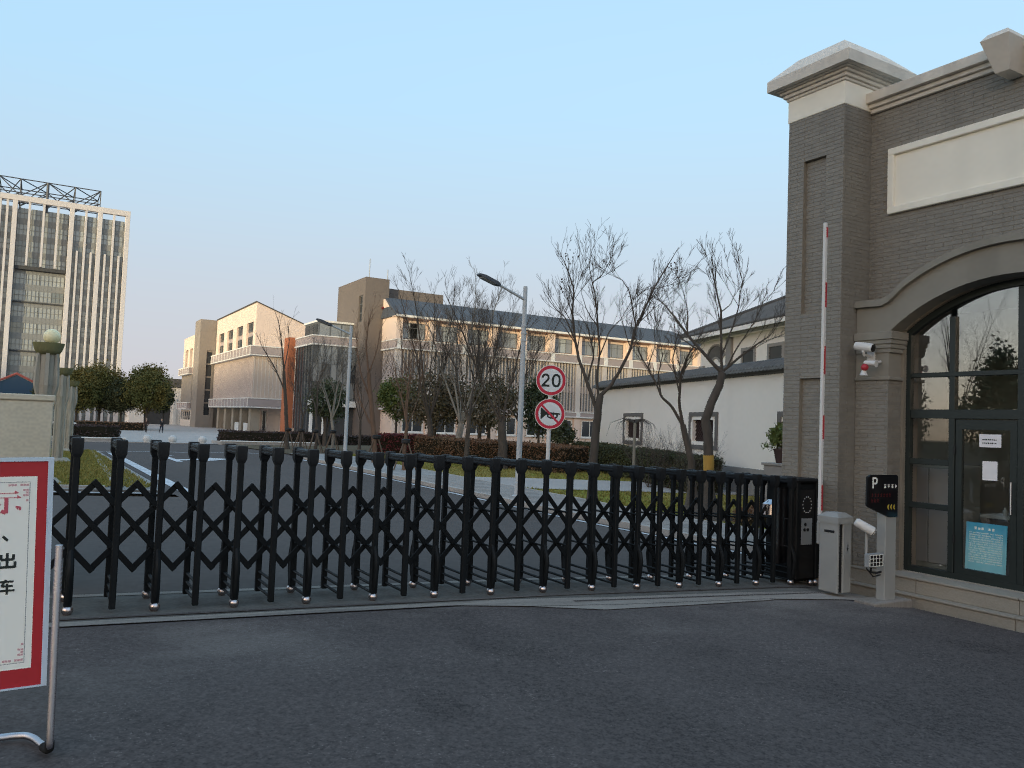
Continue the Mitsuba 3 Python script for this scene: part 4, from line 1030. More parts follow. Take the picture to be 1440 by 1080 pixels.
# parapet band over the second floor with white rails, and the lower band
for z0, z1, nm in ((10.86, 12.14, 'upper_band'), (3.0, 3.83, 'lower_band')):
    b = add(nm, cbx(LX - 0.02, LX1 + 0.1, LY - 0.22, LY + 5.6, z0 + 0.10, z1 - 0.08, 0.01), 'lilac_panel', LB)
    add('rail', cbx(LX - 0.10, LX1 + 0.16, LY - 0.32, LY + 5.7, z0 - 0.02, z0 + 0.14, 0.02), 'pale_trim', b)
    add('rail', cbx(LX - 0.10, LX1 + 0.16, LY - 0.32, LY + 5.7, z1 - 0.12, z1, 0.02), 'pale_trim', b)
    for i, x in enumerate(xs):
        add('panel_post', cbx(x - 0.35, x + 0.35, LY - 0.28, LY - 0.2, z0 + 0.1, z1 - 0.1, 0.01), 'pale_trim', b)
for i, x in enumerate(xs):
    add('top_pier', cbx(x - 0.45, x + 0.45, LY + 0.02, LY + 1.0, 12.1, 15.06, 0.01), 'cream_wall', LB)
    add('ground_pier', cbx(x - 0.5, x + 0.5, LY, LY + 0.3, zb, 3.0, 0.01), 'cream_wall', LB)
    add('middle_pier', cbx(x - 0.42, x + 0.42, LY + 0.0, LY + 0.34, 3.8, 10.9, 0.01), 'pale_wall', LB)
    if i == 11:
        break
    a, c = x + 0.75, x + BAY - 0.75
    w = add('top_window', extr(sbox(a, 12.35, c, 14.45).difference(unary_union([sbox(a + 0.08 + j * (c - a - 0.08) / 3, 12.43, a + (j + 1) * (c - a - 0.08) / 3, q1) if q0 == 12.43 else sbox(a + 0.08 + j * (c - a - 0.08) / 3, q0, a + (j + 1) * (c - a - 0.08) / 3, q1) for j in range(3) for q0, q1 in ((12.43, 13.75), (13.83, 14.37))])), 'y', LY + 0.86, LY + 0.95), 'alu_far', LB)
    for j in range(3):
        u0, u1 = a + 0.08 + j * (c - a - 0.08) / 3, a + (j + 1) * (c - a - 0.08) / 3
        add('pane', bx(u0, u1, LY + 0.92, LY + 0.935, 12.43, 14.37), 'open_dark' if (i == 0 and j == 1) else ('blind_pane' if (i * 5 + j * 3) % 4 == 0 else 'sky_glass'), w)
    for q0, q1 in ((4.1, 6.6), (7.6, 10.4)):
        w = add('window', extr(sbox(a - 0.1, q0, c + 0.1, q1).difference(unary_union([sbox(a + j * (c - a) / 4 + 0.06, q0 + 0.1, a + (j + 1) * (c - a) / 4 - 0.06, q1 - 0.1) for j in range(4)])), 'y', LY + 0.22, LY + 0.30), 'alu_far', LB)
        for j in range(4):
            add('pane', bx(a + j * (c - a) / 4 + 0.06, a + (j + 1) * (c - a) / 4 - 0.06, LY + 0.27, LY + 0.285, q0 + 0.1, q1 - 0.1), 'blind_pane' if (i * 7 + j * 5 + int(q0)) % 5 == 0 else 'sky_glass', w)
    for j in range(7):
        xf_ = x + 0.55 + (j + 0.5) * (BAY - 1.1) / 7
        add('sun_fin', bx(xf_ - 0.035, xf_ + 0.035, LY - 0.02, LY + 0.22, 3.85, 10.85), 'pale_wall', LB)
    w = add('ground_window', extr(sbox(a + 0.2, 0.2, c - 0.1, 2.6).difference(unary_union([sbox(a + 0.3, 0.3, (a + c) / 2, 2.5), sbox((a + c) / 2 + 0.1, 0.3, c - 0.2, 2.5)])), 'y', LY + 0.12, LY + 0.26), 'pale_trim', LB)
    add('pane', bx(a + 0.3, (a + c) / 2, LY + 0.2, LY + 0.215, 0.3, 2.5), 'dark_glass', w)
    add('pane', bx((a + c) / 2 + 0.1, c - 0.2, LY + 0.2, LY + 0.215, 0.3, 2.5), 'dark_glass', w)
    add('sill', cbx(a, c, LY - 0.02, LY + 0.28, 0.02, 0.2, 0.01), 'pale_trim', w)
add('penthouse', cbx(40.6, 49.2, LY + 6.5, LY + 12, 15.0, 19.6, 0.02), 'brown_render', LB)

ST = thing('stair_tower', 'tall brown stair tower joined to the left end of the long cream block', 'building')
TY = LY + 5.02
tw = sbox(TY, zb, 114.4, 20.55).difference(sbox(103.95, 14.6, 105.4, 18.2))
add('wall', [extr(tw, 'x', 37.09, 37.5), bx(37.5, 40.43, TY, TY + 0.4, zb, 20.55), bx(37.5, 40.43, TY + 0.4, 114.4, zb, 20.3)], 'brown_render', ST)
w = add('window', [bx(37.25, 37.3, 103.95, 105.4, z, z + 0.12) for z in (14.6, 15.8, 17.0, 18.08)], 'alu_far', ST)
add('pane', bx(37.32, 37.34, 103.95, 105.4, 14.6, 18.2), 'dark_glass', w)
add('antenna', tube([(37.9, 104, 20.5), (37.9, 104, 23.2)], 0.05, 6), 'gray_metal', ST)
add('antenna', tube([(40.2, 103.2, 20.5), (40.2, 103.2, 21.9)], 0.05, 6), 'gray_metal', ST)
add('lamp', sphere((39.6, TY - 0.12, 16.6), 0.2, 2), 'dark_red', ST)

GB = thing('glass_link', 'low glazed link building with banded parapet between the hall and the stair tower', 'building')
GXa, GXb, GYa, GYb = 30.95, 37.09, 105.1, 113.3
add('core', bx(GXa + 0.5, GXb, GYa + 0.5, GYb, zb, 12.2), 'room_dark', GB)
b = add('parapet', cbx(GXa, GXb + 0.0, GYa, GYb, 11.3, 12.35, 0.01), 'lilac_panel', GB)
add('rail', cbx(GXa - 0.1, GXb - 0.003, GYa - 0.1, GYb, 11.12, 11.32, 0.02), 'pale_trim', b)
add('rail', cbx(GXa - 0.1, GXb - 0.003, GYa - 0.1, GYb, 12.30, 12.46, 0.02), 'pale_trim', b)
for j in range(7):
    x0, x1 = GXa + 0.1 + j * (GXb - GXa - 0.2) / 7, GXa + 0.1 + (j + 1) * (GXb - GXa - 0.2) / 7
    for z0, z1 in ((4.0, 6.3), (6.4, 8.7), (8.8, 11.1)):
        add('curtain_pane', bx(x0 + 0.05, x1 - 0.05, GYa + 0.2, GYa + 0.22, z0, z1), 'sky_glass' if (j + int(z0)) % 4 else 'dark_glass', GB)
    add('curtain_mullion', bx(x0 - 0.04, x0 + 0.04, GYa + 0.08, GYa + 0.24, 3.9, 11.2), 'alu_far', GB)
for z in (3.95, 6.35, 8.75):
    add('curtain_transom', bx(GXa + 0.1, GXb, GYa + 0.1, GYa + 0.24, z - 0.05, z + 0.05), 'alu_far', GB)
for j in range(6):
    y0, y1 = GYa + 0.2 + j * 1.34, GYa + 0.2 + (j + 1) * 1.34
    add('side_pane', bx(GXa + 0.2, GXa + 0.22, y0 + 0.05, y1 - 0.05, 0.0, 11.1), 'dark_glass', GB)
    add('side_mullion', bx(GXa + 0.08, GXa + 0.24, y0 - 0.05, y0 + 0.05, zb, 11.2), 'alu_far', GB)
add('ground_band', cbx(GXa - 0.2, GXb - 0.003, GYa - 0.6, GYa + 0.3, 3.1, 3.9, 0.02), 'pale_trim', GB)
add('entrance_post', cbx(30.95, 31.3, GYa - 0.5, GYa - 0.2, zb, 3.1, 0.01), 'pale_trim', GB)
add('entrance_post', cbx(32.6, 32.95, GYa - 0.5, GYa - 0.2, zb, 3.1, 0.01), 'pale_trim', GB)
pb = add('upper_room', bx(32.2, 37.09, 107.0, 113.2, 12.3, 14.4), 'alu_far', GB)
add('roof_trim', cbx(32.0, 37.087, 106.8, 113.3, 14.4, 14.65, 0.01), 'pale_trim', pb)
for j in range(3):
    add('pane', bx(32.4 + j * 1.55, 33.75 + j * 1.55, 106.96, 106.98, 12.6, 14.2), 'sky_glass', pb)
for j in range(3):
    add('pane', bx(32.16, 32.18, 107.2 + j * 2, 109.0 + j * 2, 12.6, 14.2), 'dark_glass', pb)
add('orange_wall', bx(GXa - 0.9, GXa + 0.1, GYb + 0.01, GYb + 2.4, zb, 12.6), 'orange_render', GB)

# ------------------------------------------------------------------ gabled hall
HA = thing('gabled_hall', 'sunlit cream hall with sloping roofline and white banded balconies left of the stair tower', 'building')
HX0, HY0, HY1, HXR = 31.03, 138.07, 172.0, 45.5
hz = -1.5
slope = lambda x: 20.3 - (x - HX0) * 0.372
bays = [(139.9, 144.9), (148.0, 153.0), (156.2, 161.2), (164.4, 169.4)]
side = Polygon([(HY0, 4.4), (HY1, 4.4), (HY1, 20.3), (HY0, 20.3)]).difference(unary_union([sbox(a, 13.2, b, 17.3) for a, b in bays]))
add('side_wall', extr(side, 'x', HX0, HX0 + 0.348), 'cream_wall', HA)
add('recess_wall', bx(HX0 + 0.35, HX0 + 0.9, HY0 + 0.501, HY1, 4.4, 19.9), 'lilac_panel', HA)
add('front_wall', extr(Polygon([(HX0 + 0.35, 4.4), (HXR, 4.4), (HXR, slope(HXR)), (HX0 + 0.35, slope(HX0 + 0.35))]), 'y', HY0, HY0 + 0.5), 'cream_wall', HA)
add('roof', hull([(x, y, slope(x) + d) for x in (HX0 - 0.15, HXR) for y in (HY0 - 0.15, HY1 + 0.1) for d in (0.02, 0.2)]), 'roof_tile', HA)
add('ribbed_cladding', bx(HX0 - 0.12, HX0, HY0 - 0.02, HY1, 4.4, 11.5), 'pink_clad', HA)
add('ribbed_cladding', bx(HX0 - 0.12, HXR, HY0 - 0.14, HY0 - 0.02, 4.4, 11.5), 'cream_clad', HA)
add('cladding_ribs', [bx(x, x + 0.12, HY0 - 0.19, HY0 - 0.14, 4.4, 11.5) for x in np.arange(HX0, HXR, 0.62)] + [bx(HX0 - 0.16, HX0 - 0.12, y, y + 0.10, 4.4, 11.5) for y in np.arange(HY0, HY1, 0.9)], 'pale_wall', HA, kind='stuff')
for a, b in bays:
    for z0, z1 in ((13.25, 14.95), (15.75, 17.2)):
        m = (a + b) / 2
        w = add('window', extr(sbox(a + 0.4, z0, b - 0.4, z1).difference(unary_union([sbox(a + 0.55, z0 + 0.12, m - 0.5, z1 - 0.12), sbox(m - 0.38, z0 + 0.12, m + 0.38, z1 - 0.12), sbox(m + 0.5, z0 + 0.12, b - 0.55, z1 - 0.12)])), 'x', HX0 + 0.22, HX0 + 0.34), 'alu_far', HA)
        for q0, q1 in ((a + 0.55, m - 0.5), (m - 0.38, m + 0.38), (m + 0.5, b - 0.55)):
            add('pane', bx(HX0 + 0.29, HX0 + 0.31, q0, q1, z0 + 0.12, z1 - 0.12), 'dark_glass', w)


def balcony(x0, y0, y1, z0, z1, front_to, parent, n):
    b = add('balcony', [bx(x0 + 0.08, x0 + 0.9, y0 + 0.08, y1, z0 + 0.1, z1 - 0.1)] + ([bx(x0 + 0.9, front_to, y0 + 0.08, y0 + 0.7, z0 + 0.1, z1 - 0.1)] if front_to else []), 'lilac_panel', parent)
    for z in (z0, z1 - 0.16):
        add('rail', [bx(x0, x0 + 0.95, y0, y1, z, z + 0.16)] + ([bx(x0 + 0.95, front_to, y0, y0 + 0.75, z, z + 0.16)] if front_to else []), 'pale_trim', b)
    for y in np.linspace(y0 + 0.3, y1 - 0.3, n):
        add('baluster', bx(x0 + 0.0, x0 + 0.078, y - 0.08, y + 0.08, z0 + 0.16, z1 - 0.16), 'pale_trim', b)


balcony(HX0 - 0.9, HY0 - 0.9, HY1, 11.45, 13.1, HXR, HA, 14)
balcony(HX0 - 0.9, HY0 - 0.9, HY1, 2.8, 4.45, HXR, HA, 14)
add('ground_wall', [bx(HX0 + 3.5, HXR, HY0 + 3.4, HY1, hz, 2.9), bx(HX0 + 3.5, HX0 + 3.52, HY0 + 3.4, HY1, hz, 2.9)], 'cream_wall', HA)
for y in (HY0 + 0.5, HY0 + 7.2, HY0 + 14.0, HY0 + 20.8, HY0 + 27.6):
    add('column', cbx(HX0, HX0 + 1.5, y, y + 1.6, hz, 2.85, 0.02), 'column_tan', HA)
for y in (HY0 + 4.2, HY0 + 11.0, HY0 + 17.5):
    d = add('door', bx(HX0 + 3.42, HX0 + 3.49, y, y + 2.2, hz, 2.3), 'dark_glass', HA)
    add('door_frame', [bx(HX0 + 3.36, HX0 + 3.44, y - 0.2, y, hz, 2.5), bx(HX0 + 3.36, HX0 + 3.44, y + 2.2, y + 2.4, hz, 2.5)], 'pale_trim', d)
for y in (HY0 + 3.0, HY0 + 10.0):
    add('planter_wall', cbx(HX0 + 0.1, HX0 + 0.4, y, y + 3.0, hz, 0.2, 0.02), 'pale_trim', HA)

AN = thing('hall_annex', 'farther hall wing with tall dark-windowed grey stair shaft left of the sunlit hall', 'building')
AX = 27.9
add('shaft_wall', extr(sbox(AX, hz, HX0 + 0.2, 20.4).difference(sbox(AX + 1.45, 1.2, AX + 2.55, 14.2)), 'y', 172.3, 172.8), 'grey_shaft', AN)
add('shaft_side', bx(AX, AX + 0.4, 172.8, 178.5, hz, 20.4), 'grey_shaft', AN)
add('shaft_core', bx(AX + 0.4, HX0 + 4, 173.2, 178.5, hz, 20.2), 'grey_shaft', AN)
for i in range(5):
    add('shaft_pane', bx(AX + 1.45, AX + 2.55, 172.62, 172.66, 1.2 + i * 2.6, 3.5 + i * 2.6), 'dark_glass', AN)
    add('shaft_spandrel', bx(AX + 1.45, AX + 2.55, 172.58, 172.66, 3.5 + i * 2.6, 3.8 + i * 2.6), 'grey_shaft', AN)
add('wing_wall', extr(sbox(178.5, 4.4, 192, 17.7).difference(unary_union([sbox(a, 10.9, a + 3.4, 15.0) for a in (180.2, 186)])), 'x', AX, AX + 0.8), 'cream_wall', AN)
add('wing_core', bx(AX + 0.8, AX + 8, 178.5, 192, hz, 17.5), 'lilac_panel', AN)
for a in (180.2, 186):
    for z0, z1 in ((11.0, 12.6), (13.3, 14.9)):
        add('pane', bx(AX + 0.6, AX + 0.64, a + 0.3, a + 3.1, z0, z1), 'dark_glass', AN)
add('wing_cladding', bx(AX - 0.1, AX, 178.5, 192, 3.3, 9.6), 'grey_shaft', AN)
balcony(AX - 0.9, 178.6, 192, 9.5, 11.0, None, AN, 6)
balcony(AX - 0.9, 178.6, 192, 2.2, 3.7, None, AN, 6)
add('ground_wall', bx(AX, AX + 1, 178.5, 192, hz, 2.2), 'pale_wall', AN)
for i in range(5):
    add('ground_window', bx(AX - 0.04, AX - 0.01, 179.2 + i * 2.5, 180.8 + i * 2.5, 0.1, 1.8), 'dark_glass', AN)

# ------------------------------------------------------------------ low shed between the trees and the halls
SH = thing('low_workshop', 'low white gabled workshop with a big dark door far beyond the plaza', 'building')
add('wall', [extr(Polygon([(18, -1.6), (28.4, -1.6), (28.4, 6.9), (23.4, 7.6), (18, 6.9)]).difference(sbox(21.0, -1.7, 26.4, 3.9)), 'y', 196, 196.4), bx(18, 28.4, 196.8, 210, -1.6, 6.8)], 'white_wall', SH)
add('roof', hull([(x, y, z) for y in (195.6, 211) for x, z in ((17.5, 7.2), (23.0, 8.9), (29, 9.0), (29, 7.1), (17.5, 6.95))]), 'roof_tile', SH)
add('door', bx(21.0, 26.4, 196.55, 196.7, -1.6, 3.9), 'room_dark', SH)
add('door_post', bx(26.9, 27.6, 195.7, 196.0, -1.6, 4.5), 'pale_trim', SH)

# ------------------------------------------------------------------ office tower
OT = thing('office_tower', 'grey glass office tower with white vertical fins and a steel roof frame', 'building')
OY, OXR, OXL = 203.74, 16.35, -22.0
fl = 3.55
add('core', bx(OXL, OXR - 0.5, OY + 1.6, OY + 24, -1.4, 44.2), 'tower_core', OT)
zs_ = [44.4 - fl * i for i in range(13)]
SEC = [(OXL, -6.4, 0.9), (-5.4, 4.35, 2.2), (5.35, 9.9, 0.9), (10.9, 15.5, 0.9)]
for si_, (a, b, dep) in enumerate(SEC):
    yy = OY + dep * 0.62
    for i, z in enumerate(zs_):
        zt, zl = z, z - fl
        if zl < -1.4:
            zl = -1.4
        if si_ == 1 and i >= 12:
            pass
        add('spandrel', bx(a, b, yy - 0.10, yy + 0.5, zl, zl + 1.35), 'tower_spandrel', OT)
        n = max(2, round((b - a) / 2.3))
        for j in range(n):
            add('glass_panel', bx(a + (b - a) * j / n + 0.05, a + (b - a) * (j + 1) / n - 0.05, yy, yy + 0.06, zl + 1.35, zt), ('tower_glass', 'tower_glass', 'tower_glass_pale', 'tower_glass', 'tower_glass_dark')[(i * 7 + j * 3 + si_ * 5) % 5 if (i + j) % 3 else 0], OT)
    add('mullions', [bx(x - 0.035, x + 0.035, yy - 0.14, yy + 0.05, -1.4, 44.4) for x in np.arange(a + 0.45, b, 0.76)] + [bx(a, b, yy - 0.13, yy + 0.05, z - 1.15, z - 1.08) for z in zs_], 'tower_core', OT, kind='stuff')
for x in (-16.7, -5.92, 4.85, 10.42, 16.0):
    add('column', cbx(x - 0.46, x + 0.46, OY - 0.5, OY + 1.2, -1.4, 46.7, 0.03), 'tower_white', OT)
add('top_beam', cbx(OXL, OXR + 0.13, OY - 0.55, OY + 0.6, 45.55, 46.75, 0.03), 'tower_white', OT)
for x in (-14.0, -11.3, -8.6, -3.22, -0.53, 2.16):
    add('fin', cbx(x - 0.22, x + 0.22, OY - 0.4, OY + 0.4, 31.8 if x > -6 else 34, 45.55, 0.02), 'tower_white', OT)
for x in (7.63, 13.2, -7.3):
    add('fin', cbx(x - 0.22, x + 0.22, OY - 0.4, OY + 0.4, -1.4, 45.55, 0.02), 'tower_white', OT)
for x in (6.25, 9.0, 11.8, 14.6, -8.6):
    add('fin', cbx(x - 0.2, x + 0.2, OY - 0.38, OY + 0.4, -1.4, 36.3 if x > -6 else 34.5, 0.02), 'tower_white', OT)
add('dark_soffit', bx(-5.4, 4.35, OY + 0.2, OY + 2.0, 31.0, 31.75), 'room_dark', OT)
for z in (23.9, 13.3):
    add('shadow_gap', bx(-5.4, 4.35, OY + 0.9, OY + 1.5, z, z + 0.3), 'room_dark', OT)  # solid dark bars; the recess shade is put into their colour
add('left_return', bx(-5.42, -5.3, OY + 0.2, OY + 1.5, -1.4, 31.0), 'tower_core', OT)
for i in range(12):
    if i % 2 == 0 or i < 6:
        add('open_vent', bx(10.95, 11.5, OY + 0.5, OY + 0.55, 43.2 - i * fl - 1.9, 43.2 - i * fl - 1.2), 'room_dark', OT)
pr_ = [-20, -14.6, -9.2, -5.2, -0.1, 5.2, 10.25]
yA, yB = OY + 0.9, OY + 11
bars = []
zt, zbm = 50.6, 46.9
top = {(x, y): (x, y, zt) for x in pr_ for y in (yA, yB)}
for y in (yA, yB):
    bars.append([(pr_[0], y, zt), (pr_[-1], y, zt)]); bars.append([(pr_[0], y, zbm + 0.7), (pr_[-1], y, zbm + 0.7)])
    for i, x in enumerate(pr_):
        bars.append([(x, y, 44), (x, y, zt)])
        if i:
            x0 = pr_[i - 1]
            bars.append([(x0, y, zt if i % 2 else zbm), (x, y, zbm if i % 2 else zt)])
for i, x in enumerate(pr_):
    bars.append([(x, yA, zt), (x, yB, zt)])
    if i:
        bars.append([(pr_[i - 1], yA, zt), (x, yB, zt)]); bars.append([(pr_[i - 1], yB, zbm + 0.7), (x, yA, zbm + 0.7)]); bars.append([(pr_[i - 1], yB, zbm), (x, yA, zt)])
TR = add('roof_frame', tube([(-0.1, yA - 0.05, 44), (-0.1, yA - 0.05, 50.6)], 0.28, 8), 'steel_dark', OT)
for b in bars:
    add('frame_bar', tube(b, 0.12, 6), 'steel_dark', TR)
GE = thing('red_gable_frame', 'small red gable frame with blue glass at the foot of the tower', 'canopy')
add('frame', [tube([(-7.8, 198, -1.4), (-7.8, 198, 6.0), (-3.4, 198, 8.3), (1.0, 198, 6.0), (1.0, 198, -1.4)], 0.3, 6)], 'brick_red', GE)
add('glazing', extr(Polygon([(-7.6, -1.3), (-7.6, 5.8), (-3.4, 8.0), (0.8, 5.8), (0.8, -1.3)]), 'y', 198.1, 198.2), 'blue_glass', GE)

# ------------------------------------------------------------------ trees
RH, DH = np.array([0.8634, -0.5045]), np.array([0.5045, 0.8634])       # along and away from the forecourt's view of the garden
STAKE = []


def bend(p0, d, L, n, r, wob, up):
    """A wandering shoot from p0."""
    pts = [p0]; d = d / np.linalg.norm(d)
    for i in range(n):
        d = d + r.normal(0, wob, 3) + np.array([0, 0, up]); d /= np.linalg.norm(d)
        pts.append(pts[-1] + d * L / n)
    return np.array(pts)


def grow(paths, r, levels, out, L0, spread=0.75, dens=1.0, rmin=0.006):
    """Side shoots on every path, level after level; paths hold (points, radii)."""
    cur = paths
    for lev in range(levels):
        nxt = []
        for P, R in cur:
            seg = np.linalg.norm(np.diff(P, axis=0), axis=1); tot = seg.sum(); cum = np.r_[0, np.cumsum(seg)]
            k = max(1, int(tot / L0 * dens * (7.0 if lev == 0 else 5.0)))
            for t in np.sort(r.uniform(0.22 if lev else 0.3, 1.0, k)):
                s = t * tot; i = min(np.searchsorted(cum, s) - 1, len(seg) - 1); f = (s - cum[i]) / seg[i]
                p = P[i] + (P[i + 1] - P[i]) * f; d = (P[i + 1] - P[i]) / seg[i]
                rr = (R[i] + (R[i + 1] - R[i]) * f) * r.uniform(0.35, 0.58)
                if rr < rmin * 0.8:
                    rr = rmin * 0.8
                a = r.normal(0, 1, 3); a -= d * (a @ d); a /= np.linalg.norm(a)
                nd = d + a * r.uniform(0.4, 1.0) * spread + np.array([0, 0, 0.22])
                L = min(tot, L0) * r.uniform(0.32, 0.78) * (1.15 - 0.5 * t)
                n = 4 if lev < 2 else 3
                Q = bend(p, nd, L, n, r, 0.09, 0.06)
                nxt.append((Q, np.linspace(rr, max(rr * 0.35, rmin * 0.6), n + 1)))
        out.append(nxt); cur = nxt
        L0 = L0 * 0.62


def bare_tree(name, label, x, y, limbs, r0, seed, levels=3, L0=2.2, dens=1.0, bark='bark', group=None, leaves=0, stakes=False, band=False, base=0.0, jit=0.35, spread=0.75):
    """limbs: polylines (a, z) in metres across the view and up; the first is the trunk."""
    r = np.random.default_rng(seed); k = thing(name, label, 'tree', group)
    g = float(gz(x, y)) + base; o = np.array([x, y, g - 0.05])
    paths = []
    for i, l in enumerate(limbs):
        q = np.array(l, float); m = max(3, len(q)); tt = np.linspace(0, 1, len(q))
        sgn = r.normal(0, 1); dep = (tt ** 1.2) * sgn * jit * (q[-1, 1] - q[0, 1]) * 0.8 if i else tt * 0
        if i:                                                # hang the limb on the nearest point of what is already there
            best = min(((np.hypot(pp[1][:, 0] - q[0, 0], pp[1][:, 1] - q[0, 1]).min(), j) for j, pp in enumerate(paths)))
            pj = paths[best[1]]; ii = np.argmin(np.hypot(pj[1][:, 0] - q[0, 0], pj[1][:, 1] - q[0, 1]))
            d0, rs = pj[2][ii], pj[3][ii]
            r1 = min(rs * 0.66, r0 * 0.42, 0.062)
        else:
            d0, r1 = 0.0, r0
        dd = d0 + dep
        t2 = np.linspace(0, 1, max(6, 3 * len(q)))
        A = np.interp(t2, tt, q[:, 0]); Z = np.interp(t2, tt, q[:, 1]); D = np.interp(t2, tt, dd)
        wob = r.normal(0, 0.007, (len(t2), 2)) * min(1.0, 0.6 + r1 * 4); wob[0] = 0
        A = A + wob[:, 0]; D = D + wob[:, 1]
        r2 = r1 * (0.72 if i == 0 else 0.13)
        R = r1 + (r2 - r1) * t2
        if i == 0:
            R = R * (1 + 0.55 * np.exp(-Z / 0.22))
        P = o + np.c_[A * RH[0] + D * DH[0], A * RH[1] + D * DH[1], Z]
        paths.append((P, np.c_[A, Z], D, R))
    tk = add('trunk', tube(paths[0][0], paths[0][3], 12), bark, k, smooth=50)
    br = []
    for i, p in enumerate(paths[1:]):
        add('limb', tube(p[0], p[3], 8), bark, k, smooth=50)
    lv = []
    grow([(p[0], p[3]) for p in paths[1:]], r, levels, lv, L0, spread, dens)
    add('twigs', [tube(P, R, 5 if li == 0 else 3, caps=False) for li, lvl in enumerate(lv) for P, R in lvl], bark, k, kind='stuff')
    if leaves:
        tips = [P[-1] for P, R in lv[-1]]
        c = [tips[i] for i in r.choice(len(tips), 6)]; V = []
        for i in range(leaves):
            p = c[int(r.integers(len(c)))] + r.normal(0, 0.16, 3)
            u = r.normal(0, 1, 3); u /= np.linalg.norm(u); w = np.cross(u, r.normal(0, 1, 3)); w /= np.linalg.norm(w); s = r.uniform(0.03, 0.05)
            V += [p - u * s, p + w * s * .6, p + u * s, p - w * s * .6]
        V = np.array(V); n = np.arange(len(V) // 4) * 4
        add('dry_leaves', (V, np.vstack([np.stack([n, n + 1, n + 2], 1), np.stack([n, n + 2, n + 3], 1)])), 'dry_leaf', k, kind='stuff')
    if stakes:
        for i in range(4):
            a = i * math.pi / 2 + 0.4 + r.uniform(-.2, .2); top = o + np.array([0.06 * math.cos(a), 0.06 * math.sin(a), 1.35])
            add('stake', tube([o + np.array([0.62 * math.cos(a), 0.62 * math.sin(a), -0.02]), top + np.array([-.05 * math.cos(a), -.05 * math.sin(a), .12])], 0.028, 6), 'stake_wood', k)
        add('tie', lathe([(r0 * .95 + .05, 1.2), (r0 * .95 + .09, 1.24), (r0 * .95 + .09, 1.34), (r0 * .95 + .05, 1.38)], 12, o), 'black', k)
    if band:
        Pz = paths[0][0]; z0, z1 = g + 0.72, g + 1.14
        pts = [np.array([np.interp(z, Pz[:, 2], Pz[:, 0]), np.interp(z, Pz[:, 2], Pz[:, 1]), z]) for z in np.linspace(z0, z1, 4)]
        add('yellow_wrap', tube(pts, [r0 * 1.02] * 4, 14), 'yellow_wrap', k, smooth=50)
    return k


def auto_limbs(r, h0, H, w, n):
    t = [(0, 0), (r.normal(0, .04), h0 * .5), (r.normal(0, .07), h0)]; L = [t]
    for i in range(n):
        a = (i - (n - 1) / 2) / max(1, (n - 1) / 2) * w + r.normal(0, w * .12); hh = H * r.uniform(0.82, 1.0) - abs(a) * 0.25
        z0 = h0 * r.uniform(0.86, 1.0); x0 = np.interp(z0, [q[1] for q in t], [q[0] for q in t])
        L.append([(x0, z0), (x0 + a * .28 + r.normal(0, .05), z0 + (hh - z0) * .25), (x0 + a * .52 + r.normal(0, .1), z0 + (hh - z0) * .5), (x0 + a * .8 + r.normal(0, .12), z0 + (hh - z0) * .78), (x0 + a + r.normal(0, .1), hh)])
    return L


A_ = [[(0.0, -0.1), (0.0, 1.18), (0.03, 2.09), (0.1, 2.89), (0.13, 3.13)], [(0.01, 2.79), (-0.26, 3.49), (-0.5, 4.09), (-0.66, 4.69), (-0.75, 5.49), (-0.73, 6.1), (-0.95, 6.7), (-1.19, 7.2)],
      [(0.13, 3.13), (0.39, 3.39), (0.61, 3.79), (0.89, 4.39), (1.03, 5.09), (1.25, 5.59), (1.49, 6.2), (1.81, 6.8), (2.1, 7.3)], [(0.07, 3.13), (0.01, 3.69), (0.09, 4.29), (0.01, 5.09), (-0.11, 6.1), (-0.18, 6.4), (0.08, 6.6), (0.34, 7.1), (0.55, 7.54)],
      [(-0.11, 6.1), (-0.31, 6.8), (-0.28, 7.2), (-0.06, 7.66)], [(1.03, 5.09), (0.82, 6.1), (0.62, 6.4), (0.36, 6.54), (0.26, 7.0)], [(1.25, 5.59), (1.44, 6.14), (2.03, 6.34), (2.56, 6.66)], [(-0.66, 4.69), (-0.94, 5.29), (-1.29, 5.59), (-1.57, 6.0)],
      [(1.03, 5.09), (1.36, 5.49), (1.75, 5.8), (2.04, 6.2)], [(0.01, 5.09), (-0.33, 5.59), (-0.51, 6.1), (-0.45, 6.7)], [(0.09, 4.29), (0.33, 4.99), (0.6, 5.29), (0.85, 5.8)], [(-0.26, 3.49), (-0.09, 4.29), (-0.31, 5.09), (-0.61, 5.49)]]
bare_tree('bare_tree', 'tall forked bare tree with a few dry leaves, right of the round road signs', 13.73, 18.77, A_, 0.135, 11, 3, 1.6, 1.0, leaves=90, jit=0.22)
B_ = [[(0.0, -0.6), (-0.11, 0.96), (-0.22, 1.34), (-0.37, 1.96)], [(-0.37, 1.92), (-0.7, 2.46), (-0.99, 2.69), (-1.16, 3.07), (-1.4, 3.45), (-1.66, 3.84), (-1.76, 4.32)], [(-0.37, 1.96), (-0.51, 2.49), (-0.53, 3.26), (-0.41, 3.74), (-0.18, 4.22), (0.0, 4.6)],
      [(-0.52, 2.78), (-0.74, 3.64), (-0.66, 4.22), (-0.78, 4.99), (-0.99, 5.56)], [(-0.53, 3.26), (-0.3, 3.64), (-0.08, 4.03), (0.01, 4.22)], [(-1.4, 3.45), (-1.23, 4.03), (-1.29, 4.6), (-1.17, 5.18)], [(-0.99, 2.69), (-1.11, 3.26), (-0.99, 3.84), (-1.15, 4.41), (-1.35, 4.8)]]
bare_tree('bare_tree', 'slim leaning bare tree in front of the white garden wall between two lattice windows', 15.5, 16.55, B_, 0.11, 12, 3, 1.3, 1.0, base=0.45, jit=0.25)
